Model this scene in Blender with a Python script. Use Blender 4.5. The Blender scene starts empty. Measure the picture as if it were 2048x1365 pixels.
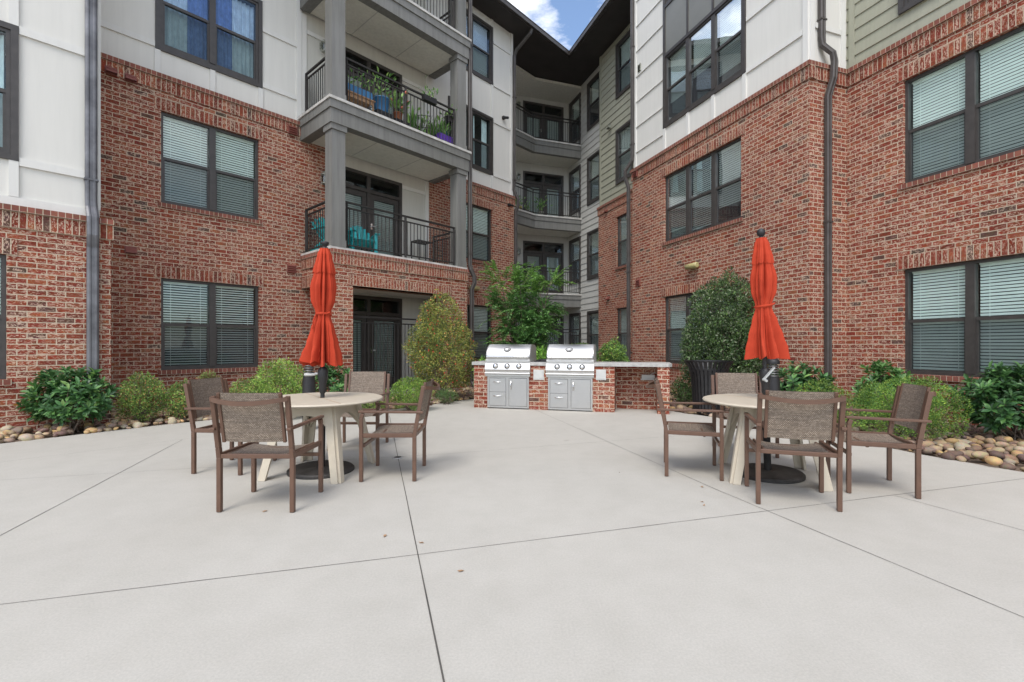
import bpy, math, random
import numpy as np
from mathutils import Vector, Matrix
rnd = random.Random(11)
nrs = np.random.RandomState(5)
R = math.radians
C = bpy.context.scene.collection

# ------------------------------------------------------------------ camera model used to measure the place
F, H0, CX, HY = 945.0, 1.3, 1024.0, 690.0
def ground(px, py, z=0.0):
    Y = F * (H0 - z) / (py - HY)
    return Vector(((px - CX) / F * Y, Y, z))

# ------------------------------------------------------------------ materials
MATS = {}
def nmat(name):
    m = bpy.data.materials.new(name); m.use_nodes = True
    nt = m.node_tree; b = nt.nodes['Principled BSDF']
    MATS[name] = m
    return m, nt, b
def L(nt, a, b): nt.links.new(a, b)
def ramp(nt, stops, interp='LINEAR'):
    r = nt.nodes.new('ShaderNodeValToRGB'); cr = r.color_ramp; cr.interpolation = interp
    while len(cr.elements) < len(stops): cr.elements.new(0.5)
    for e, (p, c) in zip(cr.elements, stops):
        e.position = p; e.color = (c[0], c[1], c[2], 1) if len(c) == 3 else c
    return r
def noise(nt, scale, detail=4, rough=0.55, vec=None, dim='3D'):
    n = nt.nodes.new('ShaderNodeTexNoise'); n.noise_dimensions = dim
    n.inputs['Scale'].default_value = scale; n.inputs['Detail'].default_value = detail
    n.inputs['Roughness'].default_value = rough
    if vec is not None: L(nt, vec, n.inputs['Vector'])
    return n
def mix(nt, fac, a, b, mode='MIX'):
    n = nt.nodes.new('ShaderNodeMix'); n.data_type = 'RGBA'; n.blend_type = mode
    for s, v in ((n.inputs[0], fac), (n.inputs[6], a), (n.inputs[7], b)):
        if isinstance(v, (int, float)): s.default_value = v
        elif isinstance(v, tuple): s.default_value = (v[0], v[1], v[2], 1)
        else: L(nt, v, s)
    return n.outputs[2]
def math_n(nt, op, a, b=None, clamp=False):
    n = nt.nodes.new('ShaderNodeMath'); n.operation = op; n.use_clamp = clamp
    for i, v in enumerate((a, b)):
        if v is None: continue
        if isinstance(v, (int, float)): n.inputs[i].default_value = v
        else: L(nt, v, n.inputs[i])
    return n.outputs[0]
def bump(nt, b, h, strength=0.3, dist=0.01):
    n = nt.nodes.new('ShaderNodeBump'); n.inputs['Strength'].default_value = strength
    n.inputs['Distance'].default_value = dist; L(nt, h, n.inputs['Height']); L(nt, n.outputs[0], b.inputs['Normal'])
def simple(name, col, rough=0.6, metal=0.0, var=0.12, vscale=6.0, bmp=0.0, bscale=60.0, spec=0.5):
    m, nt, b = nmat(name)
    tc = nt.nodes.new('ShaderNodeTexCoord')
    n = noise(nt, vscale, 5, 0.6, tc.outputs['Object'])
    r = ramp(nt, [(0.3, tuple(c * (1 - var) for c in col)), (0.7, tuple(min(1, c * (1 + var)) for c in col))])
    L(nt, n.outputs['Fac'], r.inputs[0]); L(nt, r.outputs[0], b.inputs['Base Color'])
    b.inputs['Roughness'].default_value = rough; b.inputs['Metallic'].default_value = metal
    b.inputs['Specular IOR Level'].default_value = spec
    if bmp:
        n2 = noise(nt, bscale, 3, 0.6, tc.outputs['Object']); bump(nt, b, n2.outputs['Fac'], bmp, 0.004)
    return m

BL, BH = 0.212, 0.082
def brick_mat(name, offset=0.5, length=BL, row=BH, dark=0.06):
    m, nt, b = nmat(name)
    uv = nt.nodes.new('ShaderNodeUVMap').outputs[0]
    # slightly wavy joints
    nw = noise(nt, 9, 2, 0.5, uv)
    wv = nt.nodes.new('ShaderNodeVectorMath'); wv.operation = 'MULTIPLY_ADD'
    L(nt, nw.outputs['Color'], wv.inputs[0]); wv.inputs[1].default_value = (0.006, 0.006, 0); L(nt, uv, wv.inputs[2])
    vec = wv.outputs[0]
    def bt():
        t = nt.nodes.new('ShaderNodeTexBrick'); t.offset = offset; t.squash = 1
        t.inputs['Scale'].default_value = 1.0
        t.inputs['Brick Width'].default_value = length; t.inputs['Row Height'].default_value = row
        t.inputs['Mortar Size'].default_value = 0.0072; t.inputs['Mortar Smooth'].default_value = 0.2
        t.inputs['Color1'].default_value = (0, 0, 0, 1); t.inputs['Color2'].default_value = (1, 1, 1, 1)
        t.inputs['Mortar'].default_value = (0.5, 0.5, 0.5, 1)
        L(nt, vec, t.inputs['Vector']); return t
    t = bt()
    rnd_c = t.outputs['Color']
    cr = ramp(nt, [(0.0, (0.075, 0.055, 0.045)), (dark * .6, (0.12, 0.065, 0.050)), (dark * .6 + 0.03, (0.165, 0.038, 0.022)),
                   (0.30, (0.215, 0.046, 0.025)), (0.5, (0.275, 0.067, 0.033)), (0.72, (0.225, 0.044, 0.026)),
                   (0.9, (0.31, 0.098, 0.046)), (1.0, (0.24, 0.085, 0.048))])
    L(nt, rnd_c, cr.inputs[0])
    n1 = noise(nt, 14, 6, 0.7, uv)
    c1 = mix(nt, 0.8, cr.outputs[0], n1.outputs['Color'], 'OVERLAY')
    # worn white smears on some bricks, stronger in some areas of the wall
    mp = nt.nodes.new('ShaderNodeMapping'); mp.inputs['Scale'].default_value = (0.75, 1.6, 1); L(nt, uv, mp.inputs[0])
    n2 = noise(nt, 26, 5, 0.65, mp.outputs[0])
    n2.inputs['Distortion'].default_value = 1.2
    r2 = ramp(nt, [(0.505, (0, 0, 0)), (0.585, (1, 1, 1))]); L(nt, n2.outputs['Fac'], r2.inputs[0])
    n3 = noise(nt, 1.5, 5, 0.7, uv)
    pb = math_n(nt, 'FRACT', math_n(nt, 'MULTIPLY', rnd_c, 37.7))
    r3 = ramp(nt, [(0.33, (0.07, 0.07, 0.07)), (0.57, (1, 1, 1))])
    L(nt, math_n(nt, 'MULTIPLY', math_n(nt, 'ADD', n3.outputs['Fac'], math_n(nt, 'MULTIPLY', pb, 0.5)), 0.75), r3.inputs[0])
    f = math_n(nt, 'MULTIPLY', math_n(nt, 'MULTIPLY', r2.outputs[0], r3.outputs[0]), 0.85, True)
    c2 = mix(nt, f, c1, (0.66, 0.54, 0.42))
    n4 = noise(nt, 45, 3, 0.6, uv)
    mc = ramp(nt, [(0.3, (0.46, 0.375, 0.275)), (0.7, (0.62, 0.525, 0.40))]); L(nt, n4.outputs['Fac'], mc.inputs[0])
    c2 = mix(nt, 1.0, c2, (0.92, 0.82, 0.80), 'MULTIPLY')
    c3 = mix(nt, t.outputs['Fac'], c2, mc.outputs[0])
    n5 = noise(nt, 0.35, 3, 0.5, uv)
    r5 = ramp(nt, [(0.3, (0.84, 0.82, 0.82)), (0.7, (1.08, 1.06, 1.04))]); L(nt, n5.outputs['Fac'], r5.inputs[0])
    c4 = mix(nt, 1.0, c3, r5.outputs[0], 'MULTIPLY')
    L(nt, c4, b.inputs['Base Color']); b.inputs['Roughness'].default_value = 0.88
    b.inputs['Specular IOR Level'].default_value = 0.25
    hh = math_n(nt, 'ADD', math_n(nt, 'MULTIPLY', math_n(nt, 'SUBTRACT', 1.0, t.outputs['Fac']), 1.0), math_n(nt, 'MULTIPLY', n1.outputs['Fac'], 0.55))
    bump(nt, b, hh, 0.7, 0.006)
    return m
M_BRICK = brick_mat('brick')
M_SOLD = brick_mat('brick_soldier', 0.0, 0.24, 0.083, 0.05)
def rowlock():
    m, nt, b = nmat('brick_rowlock')
    uv = nt.nodes.new('ShaderNodeUVMap').outputs[0]
    t = nt.nodes.new('ShaderNodeTexBrick'); t.offset = 0
    for k, v in (('Scale', 1.0), ('Brick Width', 3.0), ('Row Height', 0.083), ('Mortar Size', 0.005), ('Mortar Smooth', 0.3)): t.inputs[k].default_value = v
    t.inputs['Color1'].default_value = (0.18, 0.068, 0.050, 1); t.inputs['Color2'].default_value = (0.27, 0.10, 0.07, 1)
    t.inputs['Mortar'].default_value = (0.52, 0.43, 0.32, 1)
    L(nt, uv, t.inputs['Vector'])
    n1 = noise(nt, 20, 5, 0.7, uv)
    L(nt, mix(nt, 0.35, t.outputs['Color'], n1.outputs['Color'], 'OVERLAY'), b.inputs['Base Color'])
    b.inputs['Roughness'].default_value = 0.9; b.inputs['Specular IOR Level'].default_value = 0.25
    bump(nt, b, math_n(nt, 'SUBTRACT', 1.0, t.outputs['Fac']), 0.6, 0.006)
    return m
M_ROW = rowlock()
def painted(name, col, rough=0.7, streak=0.06):
    m, nt, b = nmat(name)
    tc = nt.nodes.new('ShaderNodeTexCoord')
    mp = nt.nodes.new('ShaderNodeMapping'); mp.inputs['Scale'].default_value = (9, 9, 0.6); L(nt, tc.outputs['Object'], mp.inputs[0])
    n = noise(nt, 1.2, 6, 0.65, mp.outputs[0]); n2 = noise(nt, 0.6, 3, 0.5, tc.outputs['Object'])
    r = ramp(nt, [(0.25, tuple(c * (1 - streak * 1.6) for c in col)), (0.6, col)]); L(nt, n.outputs['Fac'], r.inputs[0])
    r2 = ramp(nt, [(0.3, (1 - streak, 1 - streak, 1 - streak * 1.2)), (0.65, (1, 1, 1))]); L(nt, n2.outputs['Fac'], r2.inputs[0])
    L(nt, mix(nt, 1.0, r.outputs[0], r2.outputs[0], 'MULTIPLY'), b.inputs['Base Color'])
    b.inputs['Roughness'].default_value = rough; b.inputs['Specular IOR Level'].default_value = 0.3
    n3 = noise(nt, 30, 3, 0.6, mp.outputs[0]); bump(nt, b, n3.outputs['Fac'], 0.12, 0.003)
    return m
M_WHITE = painted('panel_white', (0.69, 0.677, 0.63), streak=.035)
M_TRIMW = painted('trim_white', (0.70, 0.692, 0.655), streak=.035)
M_GREEN = painted('siding_green', (0.345, 0.345, 0.27), streak=0.08)
M_GREY = painted('siding_grey', (0.52, 0.52, 0.49), streak=0.06)
M_CREAM = painted('balcony_cream', (0.60, 0.59, 0.535))
M_CEIL = painted('balcony_ceiling', (0.74, 0.725, 0.65), streak=0.1)
M_POST = painted('post_grey', (0.215, 0.214, 0.203), 0.6, 0.18)
M_SLABC = simple('slab_concrete', (0.50, 0.49, 0.46), 0.85, 0, 0.25, 5)
M_DARK = simple('bronze_frame', (0.052, 0.046, 0.042), 0.45, 0.0, 0.2, 8)
M_RAIL = simple('railing_metal', (0.030, 0.027, 0.025), 0.6, 0.0, 0.2, 8, spec=0.2)
M_SPOUT = simple('spout_metal', (0.070, 0.062, 0.057), 0.5, 0.2, 0.3, 3)
M_SPOUT_OLD = simple('spout_weathered', (0.145, 0.145, 0.155), 0.45, 0.4, 0.4, 3)
M_SOFFIT = simple('soffit_dark', (0.035, 0.030, 0.028), 0.7, 0, 0.2, 2)
M_SPAN = simple('spandrel_panel', (0.185, 0.185, 0.165), 0.4, 0, 0.1, 1)
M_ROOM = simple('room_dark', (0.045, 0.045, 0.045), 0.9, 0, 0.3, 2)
M_BLIND = simple('blind_slat', (0.92, 0.93, 0.91), 0.6, 0, 0.04, 3)
M_BLIND_D = simple('door_blind_slat', (0.42, 0.42, 0.41), 0.7, 0, 0.1, 3)
M_JLINE = simple('ceiling_line', (0.46, 0.45, 0.41), 0.8, 0, 0.05, 3)
M_RING = simple('louver_metal', (0.12, 0.12, 0.115), 0.4, 0.5, 0.2, 8)
M_CURT = simple('curtain_pale', (0.78, 0.84, 0.90), 0.85, 0, 0.15, 9)
M_CURTB = simple('curtain_blue', (0.22, 0.32, 0.60), 0.85, 0, 0.25, 9)
M_VENT = simple('vent_red', (0.21, 0.065, 0.05), 0.6, 0, 0.1)
def glass(name, tint, gl, screen=0.0):
    m, nt, b = nmat(name); nt.nodes.remove(b)
    out = nt.nodes['Material Output']
    tr = nt.nodes.new('ShaderNodeBsdfTransparent'); tr.inputs[0].default_value = (*tint, 1)
    g = nt.nodes.new('ShaderNodeBsdfGlossy'); g.inputs['Roughness'].default_value = 0.02; g.inputs[0].default_value = (0.9, 0.95, 0.97, 1)
    fr = nt.nodes.new('ShaderNodeFresnel'); fr.inputs[0].default_value = 1.5
    fac = math_n(nt, 'ADD', math_n(nt, 'MULTIPLY', fr.outputs[0], gl), 0.03, True)
    tc = nt.nodes.new('ShaderNodeTexCoord'); n = noise(nt, 1.3, 1, 0.5, tc.outputs['Object'])
    bp = nt.nodes.new('ShaderNodeBump'); bp.inputs['Strength'].default_value = 0.05; bp.inputs['Distance'].default_value = 0.05
    L(nt, n.outputs['Fac'], bp.inputs['Height']); L(nt, bp.outputs[0], g.inputs['Normal'])
    ms = nt.nodes.new('ShaderNodeMixShader'); L(nt, fac, ms.inputs[0]); L(nt, tr.outputs[0], ms.inputs[1]); L(nt, g.outputs[0], ms.inputs[2])
    o = ms.outputs[0]
    if screen:
        d = nt.nodes.new('ShaderNodeBsdfDiffuse'); d.inputs[0].default_value = (0.06, 0.065, 0.07, 1)
        m2 = nt.nodes.new('ShaderNodeMixShader'); m2.inputs[0].default_value = screen
        L(nt, o, m2.inputs[1]); L(nt, d.outputs[0], m2.inputs[2]); o = m2.outputs[0]
    L(nt, o, out.inputs[0]); return m
M_GLASS = glass('window_glass', (0.88, 0.985, 0.96), 0.55)
M_SCREEN = glass('window_screen', (0.72, 0.82, 0.80), 0.4, 0.30)
M_GLASSB = glass('window_glass_blue', (0.80, 0.90, 1.0), 1.3)

def concrete():
    m, nt, b = nmat('concrete_paving')
    tc = nt.nodes.new('ShaderNodeTexCoord'); v = tc.outputs['Object']
    n1 = noise(nt, 0.45, 6, 0.6, v); n2 = noise(nt, 3.5, 6, 0.7, v); n3 = noise(nt, 90, 3, 0.7, v); n4 = noise(nt, 380, 2, 0.5, v)
    r1 = ramp(nt, [(0.3, (0.425, 0.404, 0.360)), (0.7, (0.465, 0.443, 0.396))]); L(nt, n1.outputs['Fac'], r1.inputs[0])
    r2 = ramp(nt, [(0.28, (0.95, 0.948, 0.94)), (0.6, (1.02, 1.02, 1.02))]); L(nt, n2.outputs['Fac'], r2.inputs[0])
    r3 = ramp(nt, [(0.3, (0.90, 0.90, 0.90)), (0.7, (1.07, 1.07, 1.07))]); L(nt, n3.outputs['Fac'], r3.inputs[0])
    r4 = ramp(nt, [(0.30, (0.78, 0.78, 0.78)), (0.42, (1, 1, 1))]); L(nt, n4.outputs['Fac'], r4.inputs[0])
    c = mix(nt, 1.0, r1.outputs[0], r2.outputs[0], 'MULTIPLY'); c = mix(nt, 1.0, c, r3.outputs[0], 'MULTIPLY'); c = mix(nt, 0.6, c, r4.outputs[0], 'MULTIPLY')
    # sparse grey-brown stains
    vo = nt.nodes.new('ShaderNodeTexVoronoi'); vo.inputs['Scale'].default_value = 0.9; vo.inputs['Randomness'].default_value = 1
    nw = noise(nt, 4, 3, 0.6, v)
    vm = nt.nodes.new('ShaderNodeVectorMath'); vm.operation = 'MULTIPLY_ADD'; L(nt, nw.outputs['Color'], vm.inputs[0]); vm.inputs[1].default_value = (0.22, 0.12, 0); L(nt, v, vm.inputs[2])
    L(nt, vm.outputs[0], vo.inputs['Vector'])
    rs = ramp(nt, [(0.03, (1, 1, 1)), (0.065, (0, 0, 0))]); L(nt, vo.outputs['Distance'], rs.inputs[0])
    c = mix(nt, math_n(nt, 'MULTIPLY', rs.outputs[0], 0.38), c, (0.27, 0.24, 0.20))
    L(nt, c, b.inputs['Base Color']); b.inputs['Roughness'].default_value = 0.9; b.inputs['Specular IOR Level'].default_value = 0.25
    hh = math_n(nt, 'ADD', n3.outputs['Fac'], n4.outputs['Fac']); bump(nt, b, hh, 0.25, 0.003)
    return m
M_PAVE = concrete()
M_JOINT = simple('joint_gap', (0.085, 0.078, 0.068), 0.95, 0, 0.4, 3)
M_SOIL = simple('soil', (0.12, 0.085, 0.06), 0.95, 0, 0.4, 7, 0.6, 30)
M_CTOP = simple('granite_top', (0.40, 0.39, 0.37), 0.55, 0, 0.22, 12, 0.1, 90)
def stones_mat():
    m, nt, b = nmat('river_stone')
    at = nt.nodes.new('ShaderNodeAttribute'); at.attribute_name = 'tint'
    tc = nt.nodes.new('ShaderNodeTexCoord'); n = noise(nt, 22, 5, 0.7, tc.outputs['Object'])
    L(nt, mix(nt, 0.5, at.outputs['Color'], n.outputs['Color'], 'OVERLAY'), b.inputs['Base Color']); b.inputs['Roughness'].default_value = 0.8
    bump(nt, b, n.outputs['Fac'], 0.3, 0.01); return m
M_STONE = stones_mat()
def leaf_mat():
    m, nt, b = nmat('leaf')
    at = nt.nodes.new('ShaderNodeAttribute'); at.attribute_name = 'tint'
    b.inputs['Roughness'].default_value = 0.42; b.inputs['Specular IOR Level'].default_value = 0.45
    L(nt, at.outputs['Color'], b.inputs['Base Color'])
    tl = nt.nodes.new('ShaderNodeBsdfTranslucent'); L(nt, at.outputs['Color'], tl.inputs[0])
    ms = nt.nodes.new('ShaderNodeMixShader'); ms.inputs[0].default_value = 0.28
    L(nt, b.outputs[0], ms.inputs[1]); L(nt, tl.outputs[0], ms.inputs[2]); L(nt, ms.outputs[0], nt.nodes['Material Output'].inputs[0]); return m
M_LEAF = leaf_mat()
M_BARK = simple('bark', (0.17, 0.13, 0.10), 0.9, 0, 0.35, 20, 0.5, 60)
M_BERRY = simple('berry', (0.50, 0.05, 0.025), 0.35, 0, 0.2, 30)
M_CHAIR = simple('chair_bronze', (0.122, 0.066, 0.043), 0.45, 0.1, 0.12, 12, 0.08, 300)
def sling():
    m, nt, b = nmat('sling_weave')
    uv = nt.nodes.new('ShaderNodeUVMap').outputs[0]
    t = nt.nodes.new('ShaderNodeTexBrick'); t.offset = 0.5
    for k, v in (('Scale', 1.0), ('Brick Width', 0.0135), ('Row Height', 0.0088), ('Mortar Size', 0.0016), ('Mortar Smooth', 0.4)): t.inputs[k].default_value = v
    t.inputs['Color1'].default_value = (0.25, 0.19, 0.14, 1); t.inputs['Color2'].default_value = (0.42, 0.335, 0.26, 1); t.inputs['Mortar'].default_value = (0.035, 0.028, 0.024, 1)
    L(nt, uv, t.inputs['Vector'])
    mp = nt.nodes.new('ShaderNodeMapping'); mp.inputs['Scale'].default_value = (2.5, 110, 1); L(nt, uv, mp.inputs[0])
    n = noise(nt, 1.0, 3, 0.6, mp.outputs[0])
    r = ramp(nt, [(0.35, (0.70, 0.70, 0.70)), (0.62, (1.08, 1.07, 1.05))]); L(nt, n.outputs['Fac'], r.inputs[0])
    L(nt, mix(nt, 1.0, t.outputs['Color'], r.outputs[0], 'MULTIPLY'), b.inputs['Base Color']); b.inputs['Roughness'].default_value = 0.75
    bump(nt, b, math_n(nt, 'SUBTRACT', 1, t.outputs['Fac']), 0.5, 0.002); return m
M_SLING = sling()
M_TABLE = simple('table_resin', (0.50, 0.44, 0.345), 0.5, 0, 0.05, 14, 0.1, 60)
M_BLACK = simple('black_metal', (0.022, 0.021, 0.022), 0.5, 0.2, 0.2, 8)
M_IRON = simple('cast_base', (0.040, 0.037, 0.035), 0.65, 0.2, 0.5, 9, 0.3, 50)
def canvas():
    m, nt, b = nmat('umbrella_canvas')
    tc = nt.nodes.new('ShaderNodeTexCoord'); n = noise(nt, 7, 4, 0.6, tc.outputs['Object']); n2 = noise(nt, 500, 1, 0.5, tc.outputs['Object'])
    r = ramp(nt, [(0.3, (0.38, 0.042, 0.019)), (0.7, (0.46, 0.056, 0.025))]); L(nt, n.outputs['Fac'], r.inputs[0])
    L(nt, r.outputs[0], b.inputs['Base Color']); b.inputs['Roughness'].default_value = 0.85; b.inputs['Specular IOR Level'].default_value = 0.15
    bump(nt, b, n2.outputs['Fac'], 0.15, 0.001); return m
M_CANVAS = canvas()
def steel(name, col, rough):
    m, nt, b = nmat(name)
    tc = nt.nodes.new('ShaderNodeTexCoord'); mp = nt.nodes.new('ShaderNodeMapping'); mp.inputs['Scale'].default_value = (1.5, 1.5, 160); L(nt, tc.outputs['Object'], mp.inputs[0])
    n = noise(nt, 2, 4, 0.6, mp.outputs[0]); n2 = noise(nt, 3, 4, 0.6, tc.outputs['Object'])
    r = ramp(nt, [(0.3, (rough * 0.8,) * 3), (0.7, (rough * 1.25,) * 3)]); L(nt, n2.outputs['Fac'], r.inputs[0]); L(nt, r.outputs[0], b.inputs['Roughness'])
    r2 = ramp(nt, [(0.3, tuple(c * 0.9 for c in col)), (0.7, col)]); L(nt, n.outputs['Fac'], r2.inputs[0]); L(nt, r2.outputs[0], b.inputs['Base Color'])
    b.inputs['Metallic'].default_value = 1.0; b.inputs['Anisotropic'].default_value = 0.4
    bump(nt, b, n.outputs['Fac'], 0.05, 0.001); return m
M_STEEL = steel('brushed_steel', (0.66, 0.655, 0.64), 0.5)
M_STEELD = steel('door_steel', (0.60, 0.595, 0.585), 0.5)
M_CHROME = simple('chrome', (0.75, 0.75, 0.74), 0.12, 1.0, 0.03)
M_PLATE = simple('grey_plate', (0.52, 0.52, 0.50), 0.5, 0, 0.06)
M_TEAL = simple('teal_plastic', (0.02, 0.36, 0.38), 0.45, 0, 0.05)
M_BLUEP = simple('blue_plastic', (0.05, 0.20, 0.42), 0.45, 0, 0.1)
M_AQUA = simple('aqua_pot', (0.02, 0.34, 0.33), 0.4, 0, 0.1)
M_PURP = simple('purple_plastic', (0.13, 0.05, 0.42), 0.45, 0, 0.1)
M_TERRA = simple('terracotta', (0.42, 0.15, 0.07), 0.8, 0, 0.15)
M_YELL = simple('yellow_plastic', (0.62, 0.52, 0.14), 0.5, 0, 0.1)
M_WOODT = simple('table_wood', (0.40, 0.24, 0.13), 0.6, 0, 0.2, 5)
M_LAMPY = simple('flood_lens', (0.42, 0.37, 0.17), 0.3, 0, 0.2, 20)
M_LGLASS = glass('lantern_glass', (0.85, 0.87, 0.84), 1.5)
M_PALEM = simple('weathered_metal', (0.35, 0.36, 0.31), 0.5, 0.5, 0.3, 20)
M_CLEAR = simple('clear_plastic', (0.42, 0.43, 0.42), 0.2, 0, 0.1, 30)

# ------------------------------------------------------------------ mesh builder
class MB:
    def __init__(s): s.v = []; s.f = []; s.uv = []; s.m = []; s.sm = []
    def face(s, pts, uv=None, m=0, smooth=False):
        i = len(s.v); s.v += [tuple(p) for p in pts]; s.f.append(tuple(range(i, i + len(pts))))
        s.uv.append(uv or [(p[0], p[2]) for p in pts]); s.m.append(m); s.sm.append(smooth)
    def grid(s, rows, m=0, close=False, uvs=None, smooth=True):
        n = len(rows[0]); i0 = len(s.v)
        for r in rows: s.v += [tuple(p) for p in r]
        for a in range(len(rows) - 1):
            for b in range(n if close else n - 1):
                c = (b + 1) % n
                s.f.append((i0 + a * n + b, i0 + a * n + c, i0 + (a + 1) * n + c, i0 + (a + 1) * n + b))
                s.uv.append([uvs[a][b], uvs[a][c], uvs[a + 1][c], uvs[a + 1][b]] if uvs else [(0, 0)] * 4)
                s.m.append(m); s.sm.append(smooth)
    def box(s, o, ex, ey, ez, a, b, m=0, sold=False):
        # o origin, e* unit vectors, a/b min/max local triples
        def P(x, y, z): return (o[0] + ex[0] * x + ey[0] * y + ez[0] * z, o[1] + ex[1] * x + ey[1] * y + ez[1] * z, o[2] + ex[2] * x + ey[2] * y + ez[2] * z)
        x0, y0, z0 = a; x1, y1, z1 = b
        def q(c, f):
            uv = [f(*k) for k in c]
            if sold: uv = [(t[1] - z0 - 0.0, t[0]) for t in uv]
            s.face([P(*k) for k in c], uv, m)
        q([(x0, y0, z0), (x1, y0, z0), (x1, y0, z1), (x0, y0, z1)], lambda x, y, z: (x, z))
        q([(x1, y1, z0), (x0, y1, z0), (x0, y1, z1), (x1, y1, z1)], lambda x, y, z: (x, z))
        q([(x1, y0, z0), (x1, y1, z0), (x1, y1, z1), (x1, y0, z1)], lambda x, y, z: (y, z))
        q([(x0, y1, z0), (x0, y0, z0), (x0, y0, z1), (x0, y1, z1)], lambda x, y, z: (y, z))
        q([(x0, y0, z1), (x1, y0, z1), (x1, y1, z1), (x0, y1, z1)], lambda x, y, z: (x, y + z0 if sold else y))
        q([(x0, y1, z0), (x1, y1, z0), (x1, y0, z0), (x0, y0, z0)], lambda x, y, z: (x, y + z0 if sold else y))
    def bar(s, p, q, w, d=None, m=0, up=(0, 0, 1)):
        d = d or w; p = Vector(p); q = Vector(q); t = (q - p); ln = t.length; t.normalize()
        u = Vector(up)
        if abs(t.dot(u)) > 0.98: u = Vector((0, 1, 0))
        sx = t.cross(u).normalized(); sy = sx.cross(t).normalized()
        s.box(p, sx, t, sy, (-w / 2, 0, -d / 2), (w / 2, ln, d / 2), m)
    def tube(s, pts, rad, n=8, m=0, cap=True, smooth=True):
        pts = [Vector(p) for p in pts]; rows = []
        rr = rad if isinstance(rad, (list, tuple)) else [rad] * len(pts)
        up = Vector((0, 0, 1))
        t0 = (pts[1] - pts[0]).normalized()
        if abs(t0.dot(up)) > 0.95: up = Vector((0, 1, 0))
        for i, p in enumerate(pts):
            t = (pts[min(i + 1, len(pts) - 1)] - pts[max(i - 1, 0)]).normalized()
            sx = t.cross(up)
            if sx.length < 1e-4: sx = t.cross(Vector((1, 0, 0)))
            sx.normalize(); sy = sx.cross(t).normalized()
            rows.append([p + (sx * math.cos(a) + sy * math.sin(a)) * rr[i] for a in [2 * math.pi * k / n for k in range(n)]])
        s.grid(rows, m, True, smooth=smooth)
        if cap:
            s.face(rows[0][::-1], m=m); s.face(rows[-1], m=m)
    def sweep(s, pts, w, d, n, m=0):
        # rectangular duct along pts; w along wall dir (n x z), d along outward normal n
        pts = [Vector(p) for p in pts]; nn = Vector((n[0], n[1], 0)); side = Vector((-n[1], n[0], 0)); rows = []
        for i, p in enumerate(pts):
            t = (pts[min(i + 1, len(pts) - 1)] - pts[max(i - 1, 0)]).normalized()
            a = (side - t * side.dot(t))
            a = a.normalized() if a.length > 0.3 else side
            b = a.cross(t).normalized()
            if b.dot(nn) < 0: b = -b
            b = nn if b.length < 0.5 else b
            c = 0.18
            ring = [(-.5, -.5 + c), (-.5 + c, -.5), (.5 - c, -.5), (.5, -.5 + c), (.5, .5 - c), (.5 - c, .5), (.2, .5), (.13, .40), (-.13, .40), (-.2, .5), (-.5 + c, .5), (-.5, .5 - c)]
            rows.append([p + a * (x * w) + b * (y * d) for x, y in ring])
        s.grid(rows, m, True, smooth=False); s.face(rows[0][::-1], m=m); s.face(rows[-1], m=m)
    def lathe(s, prof, n=24, c=(0, 0, 0), m=0, cap=True, smooth=True):
        rows = [[(c[0] + r * math.cos(2 * math.pi * k / n), c[1] + r * math.sin(2 * math.pi * k / n), c[2] + z) for k in range(n)] for r, z in prof]
        s.grid(rows, m, True, smooth=smooth)
        if cap: s.face(rows[0][::-1], m=m); s.face(rows[-1], m=m)
    def extr(s, poly, z0, z1, m=0, mside=None):
        s.face([(p[0], p[1], z1) for p in poly], [(p[0], p[1]) for p in poly], m)
        s.face([(p[0], p[1], z0) for p in poly][::-1], [(p[0], p[1]) for p in poly][::-1], m)
        for i in range(len(poly)):
            a, b = poly[i], poly[(i + 1) % len(poly)]
            s.face([(a[0], a[1], z0), (b[0], b[1], z0), (b[0], b[1], z1), (a[0], a[1], z1)], None, m if mside is None else mside)
    def build(s, name, mats, parent=None, bevel=0.0):
        me = bpy.data.meshes.new(name)
        me.from_pydata(s.v, [], s.f)
        uvl = me.uv_layers.new(name='UVMap')
        flat = np.array([c for f in s.uv for p in f for c in p], dtype=np.float32)
        uvl.data.foreach_set('uv', flat)
        for mm in (mats if isinstance(mats, (list, tuple)) else [mats]): me.materials.append(mm)
        me.polygons.foreach_set('material_index', s.m); me.polygons.foreach_set('use_smooth', s.sm)
        me.update()
        o = bpy.data.objects.new(name, me); C.objects.link(o)
        if bevel:
            w = o.modifiers.new('weld', 'WELD'); w.merge_threshold = 0.0002
            b = o.modifiers.new('bevel', 'BEVEL'); b.width = bevel; b.segments = 2; b.limit_method = 'ANGLE'; b.angle_limit = R(40)
            b.harden_normals = False
        if parent is not None: attach(o, parent)
        return o
def attach(o, parent):
    o.parent = parent
    rt = parent
    while rt.parent: rt = rt.parent
    if rt.get('worldspace') and parent is rt:
        o.matrix_parent_inverse = Matrix.Translation(-Vector(rt.location))
def empty(name, loc, rz=0.0, world=False):
    o = bpy.data.objects.new(name, None); C.objects.link(o); o.location = loc; o.rotation_euler = (0, 0, rz); o.empty_display_size = 0.2
    if world: o['worldspace'] = True
    return o
def tag(o, label=None, cat=None, group=None, kind=None):
    if label: o['label'] = label
    if cat: o['category'] = cat
    if group: o['group'] = group
    if kind: o['kind'] = kind
    return o
def copy_tree(o, parent=None):
    c = o.copy(); C.objects.link(c)
    if parent is not None: c.parent = parent
    for ch in list(KIDS.get(o.name, [])): copy_tree(bpy.data.objects[ch], c)
    return c
KIDS = {}
def register():
    KIDS.clear()
    for o in bpy.data.objects:
        if o.parent: KIDS.setdefault(o.parent.name, []).append(o.name)
Z = (0, 0, 1)

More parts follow.
